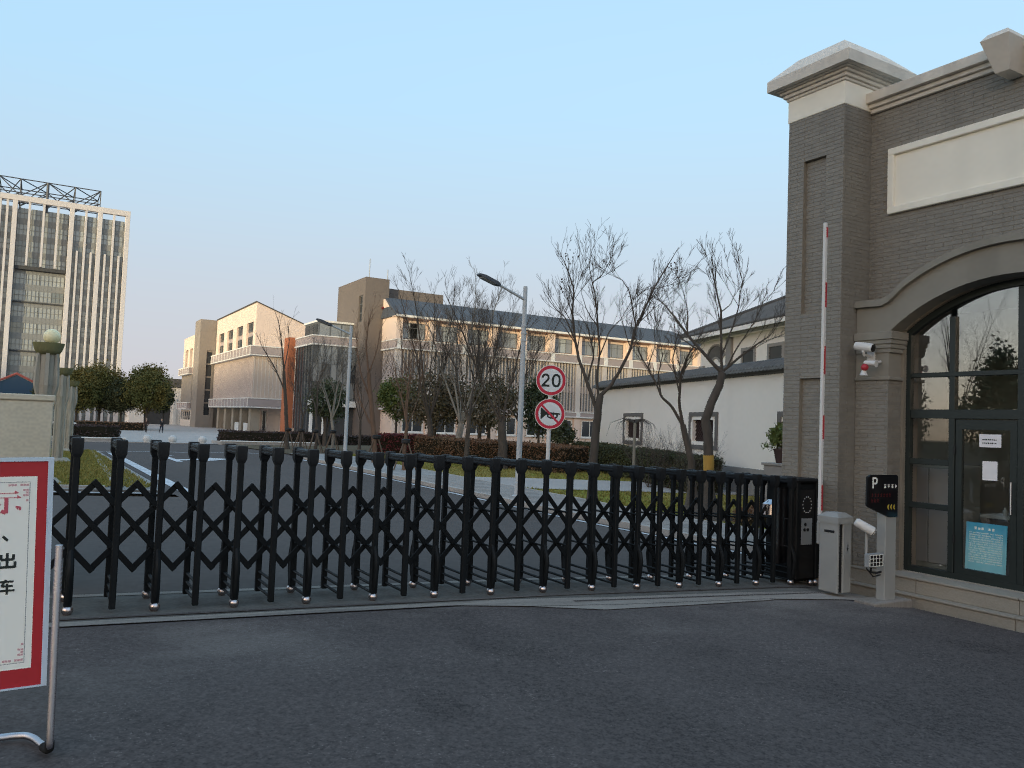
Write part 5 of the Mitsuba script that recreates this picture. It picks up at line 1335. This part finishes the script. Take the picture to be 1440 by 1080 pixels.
C_ = [[(0.0, -0.5), (-0.05, 0.87), (-0.09, 1.74), (-0.16, 2.06), (-0.05, 2.44), (0.15, 2.88), (0.22, 3.23)], [(0.22, 3.23), (0.01, 3.44), (-0.27, 3.75), (-0.63, 4.15), (-0.9, 4.53), (-1.21, 4.92), (-1.39, 5.06)], [(0.22, 3.23), (0.15, 3.84), (0.1, 4.71), (-0.06, 5.23), (-0.21, 5.67), (-0.27, 5.89)],
      [(0.19, 3.66), (0.41, 4.27), (0.57, 4.88), (0.59, 5.23), (0.65, 5.49), (0.53, 5.93), (0.42, 6.14)], [(0.25, 3.28), (0.61, 3.63), (0.95, 3.92), (1.25, 4.15), (1.45, 4.53)], [(0.34, 3.4), (0.51, 3.84), (0.84, 4.45), (1.0, 4.97), (1.22, 5.23)], [(0.1, 4.71), (0.3, 4.88), (0.41, 5.23), (0.19, 5.67)],
      [(-0.63, 4.15), (-0.68, 4.71), (-0.84, 5.14), (-1.02, 5.41)], [(0.57, 4.88), (0.29, 5.32), (0.1, 5.75), (0.04, 5.89)]]
bare_tree('bare_tree', 'bare spreading tree with a yellow wrap on its trunk beside the gatehouse pillar', 14.42, 14.86, C_, 0.13, 13, 3, 1.4, 1.0, band=True, base=0.5, jit=0.3)
G_ = [[(0.0, 0.0), (-0.15, 1.83), (-0.28, 3.14), (-0.47, 4.88)], [(-0.47, 4.88), (-0.7, 6.63), (-0.97, 7.93), (-1.35, 8.81)], [(-0.3, 3.57), (-1.0, 5.1), (-1.69, 6.19), (-2.07, 7.06)], [(-0.47, 4.88), (-0.23, 6.63), (-0.35, 7.72), (-0.02, 8.37)]]
GRP = 'staked bare trees along the right kerb'
bare_tree('bare_tree', 'slender bare tree with crossing limbs in front of the cream hall corner', 13.55, 50.18, G_, 0.13, 14, 3, 1.6, 0.5, stakes=True, jit=0.2)
H_ = [[(0.0, 0.0), (-0.15, 1.57), (-0.32, 2.82), (-0.48, 4.08)], [(-0.48, 4.08), (-0.65, 5.34), (-0.56, 6.28), (-0.37, 7.06)], [(-0.32, 2.82), (-0.86, 4.08), (-1.15, 5.34), (-1.2, 6.59)], [(-0.48, 4.08), (-0.2, 5.02), (-0.08, 6.12), (0.15, 6.59)], [(-0.32, 1.88), (-0.79, 2.82), (-1.0, 3.45)]]
bare_tree('bare_tree', 'bare staked tree in front of the brown stair tower', 13.14, 34.18, H_, 0.12, 15, 3, 1.4, 0.6, stakes=True, jit=0.2, bark='bark_brown')
R_ = np.random.default_rng(21)
MIDS = [
    (12.6, 29.6, 1.9, 6.0, 1.0, 3, 0.09, True, 'bark_brown', 'thin bare staked tree with red-brown bark before the red hedge', 2),
    (17.2, 37.2, 2.2, 9.6, 1.9, 4, 0.17, False, 'bark', 'pale-barked bare tree left of the olive evergreen before the teaching block', 3),
    (18.2, 36.3, 2.0, 9.6, 2.6, 5, 0.21, False, 'bark_pale', 'thick pale V-forked bare tree in the middle of the shrub bed', 3),
    (17.9, 31.3, 2.2, 8.6, 2.7, 5, 0.23, False, 'bark', 'thick-trunked wide bare tree just left of the tall street lamp', 3),
    (16.3, 31.6, 2.4, 8.4, 1.5, 4, 0.12, False, 'bark', 'slim bare tree before the thick-trunked one left of the street lamp', 3),
    (21.5, 40.2, 2.6, 9.4, 1.8, 4, 0.13, False, 'bark', 'bare tree behind the tall street lamp, its twigs crossing the slate roof', 3),
    (24.5, 41.0, 2.4, 7.6, 2.0, 4, 0.13, False, 'bark', 'bare tree behind the round road signs before the far cream windows', 3),
    (14.2, 43.5, 2.2, 6.6, 1.2, 4, 0.10, True, 'bark_pale', 'staked bare tree behind the farther street lamp', 2),
    (12.7, 41.8, 2.0, 6.0, 1.0, 3, 0.09, True, 'bark', 'thin staked bare tree left of the farther street lamp', 2),
    (13.2, 46.2, 2.2, 5.6, 1.0, 3, 0.08, True, 'bark', 'smallest staked bare tree before the orange wall', 2),
    (18.8, 52.0, 2.2, 7.2, 1.3, 3, 0.10, False, 'bark', 'bare tree just right of the round clipped evergreen', 2),
]
for i, (x, y, h0, H, w, n, r0, st, bk, lab, lev) in enumerate(MIDS):
    rr = np.random.default_rng(100 + i)
    bare_tree('bare_tree', lab, x, y, auto_limbs(rr, h0, H, w, n + 1), r0, 200 + i, 3, 1.9, 1.05, stakes=st, bark=bk, jit=0.35)


def leaf_cloud(r, centres, per, spread, size, flat=0.75):
    C_ = np.repeat(np.asarray(centres, float), per, axis=0); n = len(C_)
    p = C_ + r.normal(0, 1, (n, 3)) * np.asarray(spread)
    u = r.normal(0, 1, (n, 3)); u /= np.linalg.norm(u, axis=1, keepdims=True)
    w = np.cross(u, r.normal(0, 1, (n, 3))); w /= np.linalg.norm(w, axis=1, keepdims=True)
    s = size * r.uniform(0.6, 1.25, (n, 1))
    V = np.stack([p - u * s, p + w * s * 0.5, p + u * s, p - w * s * 0.5], 1).reshape(-1, 3); k = np.arange(n) * 4
    return V, np.vstack([np.stack([k, k + 1, k + 2], 1), np.stack([k, k + 2, k + 3], 1)])


def evergreen(name, label, x, y, h, w, trunk, mat_, seed, size=0.16, clumps=90, per=55, group=None, shape=1.0, cat='tree', stems=1, base=0.0):
    r = np.random.default_rng(seed); k = thing(name, label, cat, group); g = float(gz(x, y)) + base
    ch = (h - trunk) / 2; c0 = np.array([x, y, g + trunk + ch])
    d = r.normal(0, 1, (clumps, 3)); d /= np.linalg.norm(d, axis=1, keepdims=True)
    rad = r.uniform(0.25, 1, clumps) ** 0.5 * (0.86 + 0.2 * meshkit.noise(d * 2.2 + seed, 1))
    cs = d * rad[:, None] * np.array([w / 2, w / 2, ch]) * 0.9
    cs[:, :2] *= (1 - (shape - 1) * np.clip(cs[:, 2:3] / ch, 0, 1))
    for s in range(stems):
        a = s / stems * 6.28
        q = np.array([[x + (s > 0) * .15 * math.cos(a), y + (s > 0) * .15 * math.sin(a), g - 0.05], [x + .12 * math.cos(a) * (stems > 1), y + .12 * math.sin(a) * (stems > 1), g + trunk * .7], [x + .4 * math.cos(a) * (stems > 1), y + .4 * math.sin(a) * (stems > 1), g + trunk + ch]])
        add('trunk', tube(q, [0.03 * w + .02, 0.024 * w + .02, 0.012 * w], 8), 'bark', k, smooth=50)
    lim = []
    for i in range(12):
        e = cs[int(r.integers(clumps))] + c0; s0 = np.array([x, y, g + trunk * .8 + r.uniform(0, ch)])
        lim.append(tube([s0, (s0 + e) / 2 + r.normal(0, .05, 3), e], [0.012 * w, 0.008 * w, 0.004], 5))
    add('limbs', lim, 'bark', k, kind='stuff')
    add('crown', leaf_cloud(r, c0 + cs, per, np.array([w, w, h - trunk]) * 0.075, size), mat_, k, kind='stuff')
    return k


evergreen('round_evergreen', 'round clipped bright-green evergreen on a thin stem before the cream block', 20.0, 48.7, 4.9, 2.45, 2.1, 'leaf_green', 31, 0.085, 150, 70)
evergreen('evergreen_tree', 'dark multi-stemmed evergreen before the glazed link', 18.6, 58.7, 5.0, 3.2, 1.8, 'leaf_dark', 32, 0.11, 90, 45, stems=3)
evergreen('evergreen_tree', 'olive-brown evergreen among bare trunks in front of the long cream block', 19.8, 42.5, 5.2, 4.6, 1.5, 'leaf_olive', 33, 0.11, 120, 50)
evergreen('evergreen_tree', 'dark olive evergreen right of the olive-brown one, left of the street lamp', 21.0, 38.2, 4.7, 3.6, 1.4, 'leaf_olive', 34, 0.10, 80, 45)
evergreen('evergreen_tree', 'dark green evergreen directly behind the round road signs', 24.4, 38.6, 4.9, 2.4, 1.2, 'leaf_dark', 35, 0.10, 80, 45)
evergreen('evergreen_tree', 'small loose evergreen at the end of the white garden wall', 22.6, 33.5, 2.6, 1.6, 0.5, 'leaf_dark', 36, 0.09, 50, 35)
LT = [(5.4, 134, 8.6, 6.2, 'leaf_gold', 'golden-olive leafy tree at the left end of the far tree row'), (8.5, 137, 9.8, 7.0, 'leaf_gold', 'tallest golden leafy tree of the far row under the office tower'), (11.3, 135, 7.4, 5.6, 'leaf_far', 'dark green tree in the dip of the far tree row'),
      (14.6, 133, 9.6, 7.2, 'leaf_gold', 'broad golden-green tree at the right end of the far row'), (17.6, 138, 7.2, 3.2, 'leaf_far', 'thin wispy tree right of the far tree row'), (2.0, 140, 6.0, 5.0, 'leaf_far', 'low dark tree half hidden behind the stone lamp columns')]
for i, (x, y, h, w, m, lab) in enumerate(LT):
    evergreen('leafy_tree', lab, x, y, h, w, 2.5, m, 40 + i, 0.19, 170 if w > 4 else 60, 90)
for i, (x, y, h, w, lab) in enumerate(((-10.2, 16.6, 4.9, 2.6, 'conifer across the drive mirrored in the arched window'), (-13.5, 23.0, 5.2, 2.8, 'second conifer across the drive mirrored in the narrow window pane'))):
    evergreen('conifer', lab, x, y, h, w, 0.5, 'leaf_dark', 60 + i, 0.10, 120, 45, shape=1.9)
for i, (x, y) in enumerate(((-10.5, 14.6), (-12.2, 19.4))):
    rr = np.random.default_rng(300 + i)
    bare_tree('bare_tree', ('bare tree across the drive mirrored right of the conifer in the window', 'bare tree across the drive mirrored in the narrow left pane')[i], x, y, auto_limbs(rr, 2.0, 7.5, 1.8, 5), 0.12, 310 + i, 2, 1.8, 0.8)

# ------------------------------------------------------------------ hedges, shrubs, lawn blades


def hedge(name, label, line, w, h, mat_, core, seed, size=0.05, dens=260, base=0.0, cat='hedge', round_=0.12):
    r = np.random.default_rng(seed); k = thing(name, label, cat)
    ln = LineString(line); body = ln.buffer(w / 2 - 0.06, cap_style=1 if round_ > .2 else 2, join_style=1)
    V = []; F = []
    p, f = trimesh.creation.triangulate_polygon(body, engine='earcut')
    x0, y0 = body.representative_point().coords[0]
    slab = extr(body, 'z', 0, h - 0.06)
    v, f = slab; v = v.copy(); zt = gz(v[:, 0], v[:, 1]) + base; v[:, 2] += zt
    add('body', (v, f), core, k)
    per = ln.buffer(w / 2, cap_style=1 if round_ > .2 else 2, join_style=1)
    ring = per.exterior; n1 = int(ring.length * h * dens); n2 = int(per.area * dens * 1.2)
    s = r.uniform(0, ring.length, n1); q = np.array([ring.interpolate(t).coords[0] for t in s])
    zz = r.uniform(0.02, 1, n1) ** 0.85 * h
    inw = np.array([per.centroid.x, per.centroid.y])
    side = np.c_[q, zz]
    sh = np.clip((zz - (h - round_)) / round_, 0, 1) ** 2 * round_ * 0.6
    near = np.array([ln.interpolate(ln.project(Point(a))).coords[0] for a in q]); dn = near - q; dn /= np.linalg.norm(dn, axis=1, keepdims=True) + 1e-9
    side[:, :2] += dn * sh[:, None]
    bx0, by0, bx1, by1 = per.bounds; t = r.uniform((bx0, by0), (bx1, by1), (n2 * 4, 2)); t = t[shapely.contains_xy(per, t[:, 0], t[:, 1])][:n2]
    top = np.c_[t, np.full(len(t), h) - r.uniform(0, 0.06, len(t))]
    c = np.vstack([side, top]); bump = meshkit.noise(c * np.array([1.3, 1.3, 1.3]) + seed) * 0.12
    c[:, 2] += (bump - 0.05) * (c[:, 2] > h * 0.5); c[:, 2] += gz(c[:, 0], c[:, 1]) + base
    add('leaves', leaf_cloud(r, c, 1, 0.035, size), mat_, k, kind='stuff')
    return k


def planter(name, label, x0, x1, y0, y1, seed, cat='planter'):
    k = thing(name, label, cat); g = float(gz((x0 + x1) / 2, y0))
    for q in ((x0, x1, y0, y0 + 0.3), (x0, x1, y1 - 0.3, y1), (x0, x0 + 0.3, y0 + 0.3, y1 - 0.3), (x1 - 0.3, x1, y0 + 0.3, y1 - 0.3)):
        add('edge_stone', cbx(*q, g - 0.1, g + 0.22, 0.02), 'kerb_stone', k)
    add('edge_cap', cbx(x0 - 0.04, x1 + 0.04, y0 - 0.04, y0 + 0.34, g + 0.222, g + 0.30, 0.02), 'pale_trim', k)
    return k


planter('kerb_planter', 'long low stone planter edge at the left of the far crossing', -8, 5.4, 60.0, 64.0, 1)
hedge('clipped_hedge', 'dark rounded clipped hedge in the left planter by the crossing', [(-7, 62), (3.9, 62)], 2.6, 0.95, 'leaf_maroon', 'hedge_core', 51, 0.08, 90, 0.1, round_=0.5)
planter('kerb_planter', 'long low stone planter edge at the right of the far crossing', 11.3, 18.0, 58.8, 62.4, 2)
hedge('clipped_hedge', 'dark rounded clipped hedge in the right planter before the hall', [(12.6, 60.6), (17.2, 60.6)], 2.4, 0.85, 'leaf_maroon', 'hedge_core', 52, 0.08, 100, 0.1, round_=0.5)
hedge('red_hedge', 'dark red clipped hedge before the ground-floor windows', [(18.2, 47.4), (22.4, 45.0)], 1.6, 1.15, 'leaf_red', 'hedge_core', 53, 0.06, 230)
hedge('brown_hedge', 'brown winter-bare clipped hedge left of the street lamp', [(17.4, 37.6), (18.6, 33.2), (20.4, 29.2)], 2.2, 1.2, 'leaf_brown', 'hedge_core', 54, 0.05, 320)
hedge('green_hedge', 'dark green clipped hedge along the foot of the white garden wall', [(23.9, 33.5), (19.6, 20.4)], 1.2, 1.28, 'leaf_hedge', 'hedge_core', 55, 0.045, 420)
hedge('low_hedge', 'low red-brown ground hedge on the lawn behind the gate', [(14.2, 13.2), (16.2, 14.3), (18.2, 15.6)], 1.0, 0.42, 'leaf_brown', 'hedge_core', 56, 0.035, 700)
hedge('low_hedge', 'low maroon hedge at the foot of the stair tower', [(17.5, 62.5), (27, 66)], 1.2, 0.8, 'leaf_maroon', 'hedge_core', 57, 0.08, 90)
hedge('far_hedge', 'thin brown hedge under the far golden trees', [(1.0, 126), (13.6, 128)], 1.6, 1.1, 'leaf_brown', 'hedge_core', 58, 0.14, 30)


def bare_shrub(x, y, h, seed, label, base=0.0, n=9, w=0.5):
    r = np.random.default_rng(seed); k = thing('bare_shrub', label, 'shrub'); g = float(gz(x, y)) + base; P0 = []
    for i in range(n):
        a = r.uniform(0, 6.28); d = np.array([math.cos(a) * w, math.sin(a) * w, 1.0])
        Q = bend(np.array([x + .06 * math.cos(a), y + .06 * math.sin(a), g]), d, h * r.uniform(.7, 1), 6, r, 0.10, 0.06)
        P0.append((Q, np.linspace(0.014, 0.004, 7)))
    lv = []; grow(P0, r, 2, lv, h * .6, 0.8, 1.3, 0.003)
    add('stems', [tube(P, R, 5) for P, R in P0], 'bark', k, kind='stuff')
    add('twigs', [tube(P, R, 3, caps=False) for l in lv for P, R in l], 'bark', k, kind='stuff')


bare_shrub(19.0, 22.6, 2.2, 71, 'bare shrub before the white wall right of the first lattice window', 0.1)
bare_shrub(19.5, 22.3, 1.9, 72, 'smaller bare shrub midway between the two lattice windows', 0.1)
bare_shrub(17.0, 18.2, 1.8, 73, 'bare shrub touching the left edge of the second lattice window', 0.1)
k = thing('weeping_shrub', 'thin grafted shrub with drooping twigs on a straight pale stem before the first lattice window', 'shrub')
g = float(gz(17.3, 21.4)); r = np.random.default_rng(77)
add('stem', tube([(17.3, 21.4, g - 0.05), (17.3, 21.4, g + 2.35)], 0.05, 10), 'bark_pale', k, smooth=50)
dr_ = []
for i in range(26):
    a = r.uniform(0, 6.28); L = r.uniform(0.4, 0.85); p = np.array([17.3, 21.4, g + 2.33])
    dr_.append(tube([p, p + [math.cos(a) * L * .5, math.sin(a) * L * .5, 0.16], p + [math.cos(a) * L, math.sin(a) * L, 0.0], p + [math.cos(a) * L * 1.15, math.sin(a) * L * 1.15, -0.3 * r.uniform(.5, 1.5)]], [0.014, 0.01, 0.007, 0.004], 4, caps=False))
add('twigs', dr_, 'bark', k, kind='stuff')


def blades(poly, n, h, seed, dz):
    r = np.random.default_rng(seed); x0, y0, x1, y1 = poly.bounds
    t = r.uniform((x0, y0), (x1, y1), (n * 3, 2)); t = t[shapely.contains_xy(poly, t[:, 0], t[:, 1])][:n]; m = len(t)
    z = gz(t[:, 0], t[:, 1]) + dz; a = r.uniform(0, 6.28, m); hh = h * r.uniform(0.5, 1.2, m); w = 0.02
    b = np.c_[np.cos(a), np.sin(a)] * w
    V = np.stack([np.c_[t - b, z], np.c_[t + b, z], np.c_[t + r.normal(0, 0.03, (m, 2)), z + hh]], 1).reshape(-1, 3)
    return V, np.arange(m * 3).reshape(-1, 3)


add('grass', blades(sbox(-3, 19.5, 2.4, 40.5), 26000, 0.09, 81, 0.10), 'grass_blade', label='short yellow-green lawn grass left of the campus road', kind='stuff', cat='grass')
add('garden_grass', blades(LAWN_R.difference(PATH), 60000, 0.08, 82, 0.08), 'grass_blade', label='yellow-green lawn grass in the garden behind the gate', kind='stuff', cat='grass')

# ------------------------------------------------------------------ street lamps and road signs


def street_lamp(x, y, label):
    k = thing('street_lamp', label, 'street lamp'); g = float(gz(x, y))
    add('pole', tube([(x, y, g), (x, y, g + 5.95), (x, y, g + 6.0)], [0.085, 0.06, 0.055], 14), 'lamp_metal', k, smooth=40)
    add('base', lathe([(0, 0.08), (0.17, 0.08), (0.17, 0.14), (0.11, 0.16), (0.10, 0.5), (0.085, 0.52)], 14, (x, y, g)), 'lamp_metal', k)
    add('arm', tube([(x, y, g + 5.62), (x - 0.9, y - 0.1, g + 5.92)], [0.042, 0.034], 10), 'lamp_metal', k, smooth=40)
    c, s = math.cos(0.32), math.sin(0.32)
    hd = hull([(sx, sy, sz) for sx, w, t in ((0.0, .05, .03), (-0.12, .11, .05), (-0.55, .13, .045), (-0.72, .09, .02)) for sy in (-w, w) for sz in (-t, t)])
    v, f = hd; v = np.c_[x - 0.88 + v[:, 0] * c + v[:, 2] * s, y - 0.1 + v[:, 1], g + 5.91 - v[:, 0] * s + v[:, 2] * c]
    hk = add('lamp_head', (v, f), 'steel_dark', k)
    lens = hull([(sx, sy, sz) for sx in (-0.18, -0.62) for sy in (-.09, .09) for sz in (-.062, -.04)]); v, f = lens
    add('lens', (np.c_[x - 0.88 + v[:, 0] * c + v[:, 2] * s, y - 0.1 + v[:, 1], g + 5.91 - v[:, 0] * s + v[:, 2] * c], f), 'gray_sticker', hk)
    add('clamp', [lathe([(0.05, z), (0.085, z), (0.085, z + .05), (0.05, z + .05)], 12, (x, y, g)) for z in (4.45, 4.65, 4.85)], 'lamp_metal', k)


street_lamp(11.73, 19.54, 'tall grey street lamp just left of the round road signs')
street_lamp(11.63, 33.88, 'farther grey street lamp before the glazed link')
RS = thing('road_sign', 'white and blue pole with two round red-rimmed signs reading 20 and no horn', 'road sign')
sx, sy = 11.22, 17.28; sg = float(gz(sx, sy))
add('pole', tube([(sx, sy, 0.56), (sx, sy, 2.9)], 0.052, 14), 'white_paint', RS, smooth=40)
add('pole_foot', tube([(sx, sy, sg), (sx, sy, 0.54)], 0.056, 14), 'blue_paint', RS, smooth=40)
add('pole_collar', tube([(sx, sy, 0.53), (sx, sy, 0.60)], 0.06, 14), 'white_paint', RS)


def disc(r0, r1, d0, d1):
    return extr(Point(0, 0).buffer(r1, 48).difference(Point(0, 0).buffer(r0, 48)) if r0 else Point(0, 0).buffer(r1, 48), 'y', d0, d1)


def sgn(m, z):
    a = math.radians(-23); v, f = mv(m); v = v + [0, -0.07, 0]
    return np.c_[sx + v[:, 0] * math.cos(a) - v[:, 1] * math.sin(a), sy + v[:, 0] * math.sin(a) + v[:, 1] * math.cos(a), z + v[:, 2]], f


ZA, ZB, RR = 2.80, 1.955, 0.385
sa = add('speed_sign', sgn(disc(0, RR, 0.0, 0.012), ZA), 'gray_metal', RS)
add('rim', sgn(disc(0.295, RR - 0.012, -0.004, 0.0), ZA), 'red_sign', sa)
add('edge_line', sgn(disc(RR - 0.012, RR, -0.0035, 0.0), ZA), 'white_print', sa)
add('face', sgn(disc(0, 0.2945, -0.003, 0.0), ZA), 'white_sign', sa)
v, f = mv(meshkit.text_mesh('20', 0.31, depth=0.003, bold=True)); v = v - (v.max(0) + v.min(0)) / 2 * [1, 1, 0]
add('numerals', sgn((np.c_[v[:, 0] * 0.98, -0.003 - v[:, 2], v[:, 1]], f), ZA), 'black_print', sa)
sb = add('no_horn_sign', sgn(disc(0, RR, 0.0, 0.012), ZB), 'gray_metal', RS)
add('rim', sgn(disc(0.295, RR - 0.012, -0.004, 0.0), ZB), 'red_sign', sb)
add('edge_line', sgn(disc(RR - 0.012, RR, -0.0035, 0.0), ZB), 'white_print', sb)
add('face', sgn(disc(0, 0.2945, -0.003, 0.0), ZB), 'white_sign', sb)
horn = unary_union([Polygon([(-0.215, 0.10), (-0.20, 0.10), (-0.09, 0.03), (0.20, 0.016), (0.235, 0.016), (0.235, -0.004), (0.20, -0.004), (-0.09, -0.012), (-0.20, -0.085), (-0.215, -0.085)]),
                    affinity.scale(Point(0.06, -0.03).buffer(0.06, 20), 2.1, 0.85).difference(affinity.scale(Point(0.06, -0.03).buffer(0.043, 20), 2.3, 0.75)), sbox(0.02, -0.07, 0.034, 0.01), sbox(0.075, -0.07, 0.09, 0.01)])
horn = affinity.scale(horn, 1.08, 1.45, origin=(0, 0)).buffer(0.006)
add('horn_symbol', sgn(extr(horn, 'y', -0.0055, -0.003), ZB), 'black_print', sb)
add('slash', sgn(extr(LineString([(-0.215, 0.215), (0.215, -0.215)]).buffer(0.027, cap_style=2), 'y', -0.0075, -0.003), ZB), 'red_sign', sb)

# ------------------------------------------------------------------ small things of the plaza and the garden
for i, x in enumerate((6.76, 8.37, 10.32)):
    k = thing('stone_ball', ('left', 'middle', 'right')[i] + ' one of the three pale stone balls on the plaza edge', 'bollard', 'stone balls on the plaza edge')
    g = float(gz(x, 60.3))
    add('ball', sphere((x, 60.3, g + 0.27), 0.28, 3), 'pale_stone', k, smooth=True)
    add('foot', lathe([(0, 0), (0.24, 0), (0.22, 0.08), (0, 0.08)], 16, (x, 60.3, g + 0.02)), 'pale_stone', k)
PT = thing('flower_pot', 'leafy green potted plant standing on a grey pedestal by the pillar', 'potted plant')
px_, py_ = 15.9, 13.97
pg_ = float(gz(px_, py_)) + 0.1
PD = thing('stone_pedestal', 'square grey pedestal under the potted plant beside the brick pillar', 'pedestal')
add('block', cbx(px_ - 0.3, px_ + 0.3, py_ - 0.3, py_ + 0.3, pg_, 0.90, 0.015), 'grey_render', PD)
add('cap', cbx(px_ - 0.34, px_ + 0.34, py_ - 0.34, py_ + 0.34, 0.90, 0.96, 0.01), 'grey_render', PD)
add('pot', lathe([(0, 0.96), (0.13, 0.96), (0.19, 1.27), (0.205, 1.27), (0.205, 1.31), (0.17, 1.31), (0.15, 1.26), (0, 1.25)], 20, (px_, py_, 0)), 'dark_wood', PT, smooth=40)
r = np.random.default_rng(91)
cs = np.array([(px_, py_, 1.62)]) + r.normal(0, 1, (60, 3)) * [0.16, 0.16, 0.14]
add('foliage', leaf_cloud(r, cs, 22, 0.06, 0.055), 'leaf_green', PT, kind='stuff')
add('stem', tube([(px_, py_, 1.25), (px_ + .02, py_, 1.6)], 0.02, 6), 'bark', PT)
RK = thing('garden_rock', 'low grey rock on the lawn behind the gate lattice', 'rock')
s = trimesh.creation.icosphere(subdivisions=3); v = s.vertices * [0.5, 0.4, 0.33]; v = v * (0.8 + 0.45 * meshkit.fbm(v * 2.2 + 5, 3))[:, None]
add('body', (v + [16.7, 13.9, float(gz(16.7, 13.9)) + 0.25], s.faces), 'grey_render', RK, smooth=40)


def person(x, y, label, coat, trousers, seed, head_turn=0.0, face=200):
    k = thing('person', label, 'person'); g = float(gz(x, y)) + 0.02; r = np.random.default_rng(seed)
    J = {'hipL': (-.09, 0, .92, .095), 'hipR': (.09, 0, .92, .095), 'kneeL': (-.10, .16, .50, .062), 'kneeR': (.10, -.04, .50, .062), 'ankL': (-.10, .10, .09, .042), 'ankR': (.10, -.28, .11, .042), 'toeL': (-.11, .26, .04, .036), 'toeR': (.11, -.16, .05, .036),
         'pel': (0, 0, .96, .13), 'wai': (0, .01, 1.12, .125), 'che': (0, .02, 1.34, .145), 'shL': (-.18, .02, 1.42, .065), 'shR': (.18, .02, 1.42, .065), 'elL': (-.24, -.06, 1.15, .05), 'elR': (.24, .08, 1.15, .05), 'wrL': (-.24, .05, .92, .036), 'wrR': (.24, .24, .98, .036), 'haL': (-.24, .10, .83, .04), 'haR': (.23, .32, .92, .04),
         'nec': (0, .02, 1.49, .055), 'hea': (0, .04, 1.62, .098), 'hea2': (0, .045, 1.66, .095)}
    a = math.radians(face)

    def bone(p, q):
        pts = []
        for n in (p, q):
            X, Y, Z, R = J[n]; s = trimesh.creation.icosphere(subdivisions=1)
            pts.append(s.vertices * R + [X, Y, Z])
        return m3.Manifold.hull_points(np.vstack(pts).astype(np.float32))

    def body(bones):
        m = bone(*bones[0])
        for b in bones[1:]:
            m = m + bone(*b)
        v, f = mv(m.refine_to_length(0.05)); t = trimesh.Trimesh(v, f, process=True); trimesh.smoothing.filter_taubin(t, iterations=8)
        v = t.vertices
        return np.c_[x + v[:, 0] * math.cos(a) - v[:, 1] * math.sin(a), y + v[:, 0] * math.sin(a) + v[:, 1] * math.cos(a), g + v[:, 2]], np.array(t.faces)
    add('legs', body([('hipL', 'hipR'), ('hipL', 'kneeL'), ('kneeL', 'ankL'), ('ankL', 'toeL'), ('hipR', 'kneeR'), ('kneeR', 'ankR'), ('ankR', 'toeR'), ('pel', 'hipL'), ('pel', 'hipR')]), trousers, k, smooth=True)
    add('coat', body([('pel', 'wai'), ('wai', 'che'), ('che', 'shL'), ('che', 'shR'), ('shL', 'elL'), ('elL', 'wrL'), ('shR', 'elR'), ('elR', 'wrR')]), coat, k, smooth=True)
    add('head', body([('che', 'nec'), ('nec', 'hea'), ('hea', 'hea2')]), 'skin', k, smooth=True)
    J['hr'] = (0, -.005, 1.68, .1); J['hr2'] = (0, -.03, 1.63, .095)
    add('hair', body([('hr', 'hr2')]), 'black', k, smooth=True)
    add('hands', body([('wrL', 'haL')]), 'skin', k, smooth=True); add('hands', body([('wrR', 'haR')]), 'skin', k, smooth=True)


person(12.0, 108.8, 'left one of two people in dark clothes walking on the plaza', 'cloth_brown', 'black', 5, face=160)
person(13.8, 109.5, 'right one of two people in dark clothes walking on the plaza', 'black', 'cloth_navy', 6, face=200)

CR = thing('parked_car', 'white car parked behind the stone lamp columns near the far trees', 'car')
cx, cy = 2.6, 118.0; cg = float(gz(cx, cy)) + 0.02
prof = Polygon([(-2.2, .35), (-2.25, .75), (-2.0, .95), (-1.2, 1.0), (-0.7, 1.45), (0.9, 1.48), (1.6, 1.02), (2.15, .9), (2.25, .6), (2.2, .35)])
add('body', [(m[0] + [cx, cy, cg], m[1]) for m in [extr(prof, 'y', -0.85, 0.85)]], 'white_paint', CR)
gl = Polygon([(-1.05, 1.02), (-0.65, 1.39), (0.85, 1.42), (1.4, 1.02)])
for q in (-0.86, 0.86):
    add('side_window', [(m[0] + [cx, cy, cg], m[1]) for m in [extr(gl, 'y', q - 0.01, q + 0.01)]], 'dark_glass', CR)
for q in (-1.4, 1.4):
    for s in (-0.8, 0.8):
        add('wheel', [(lambda m: (m[0][:, [0, 2, 1]] + [cx + q, cy + s, cg + 0.32], m[1][:, ::-1]))(lathe([(0, -.1), (.32, -.1), (.32, .1), (0, .1)], 20))], 'rubber', CR)
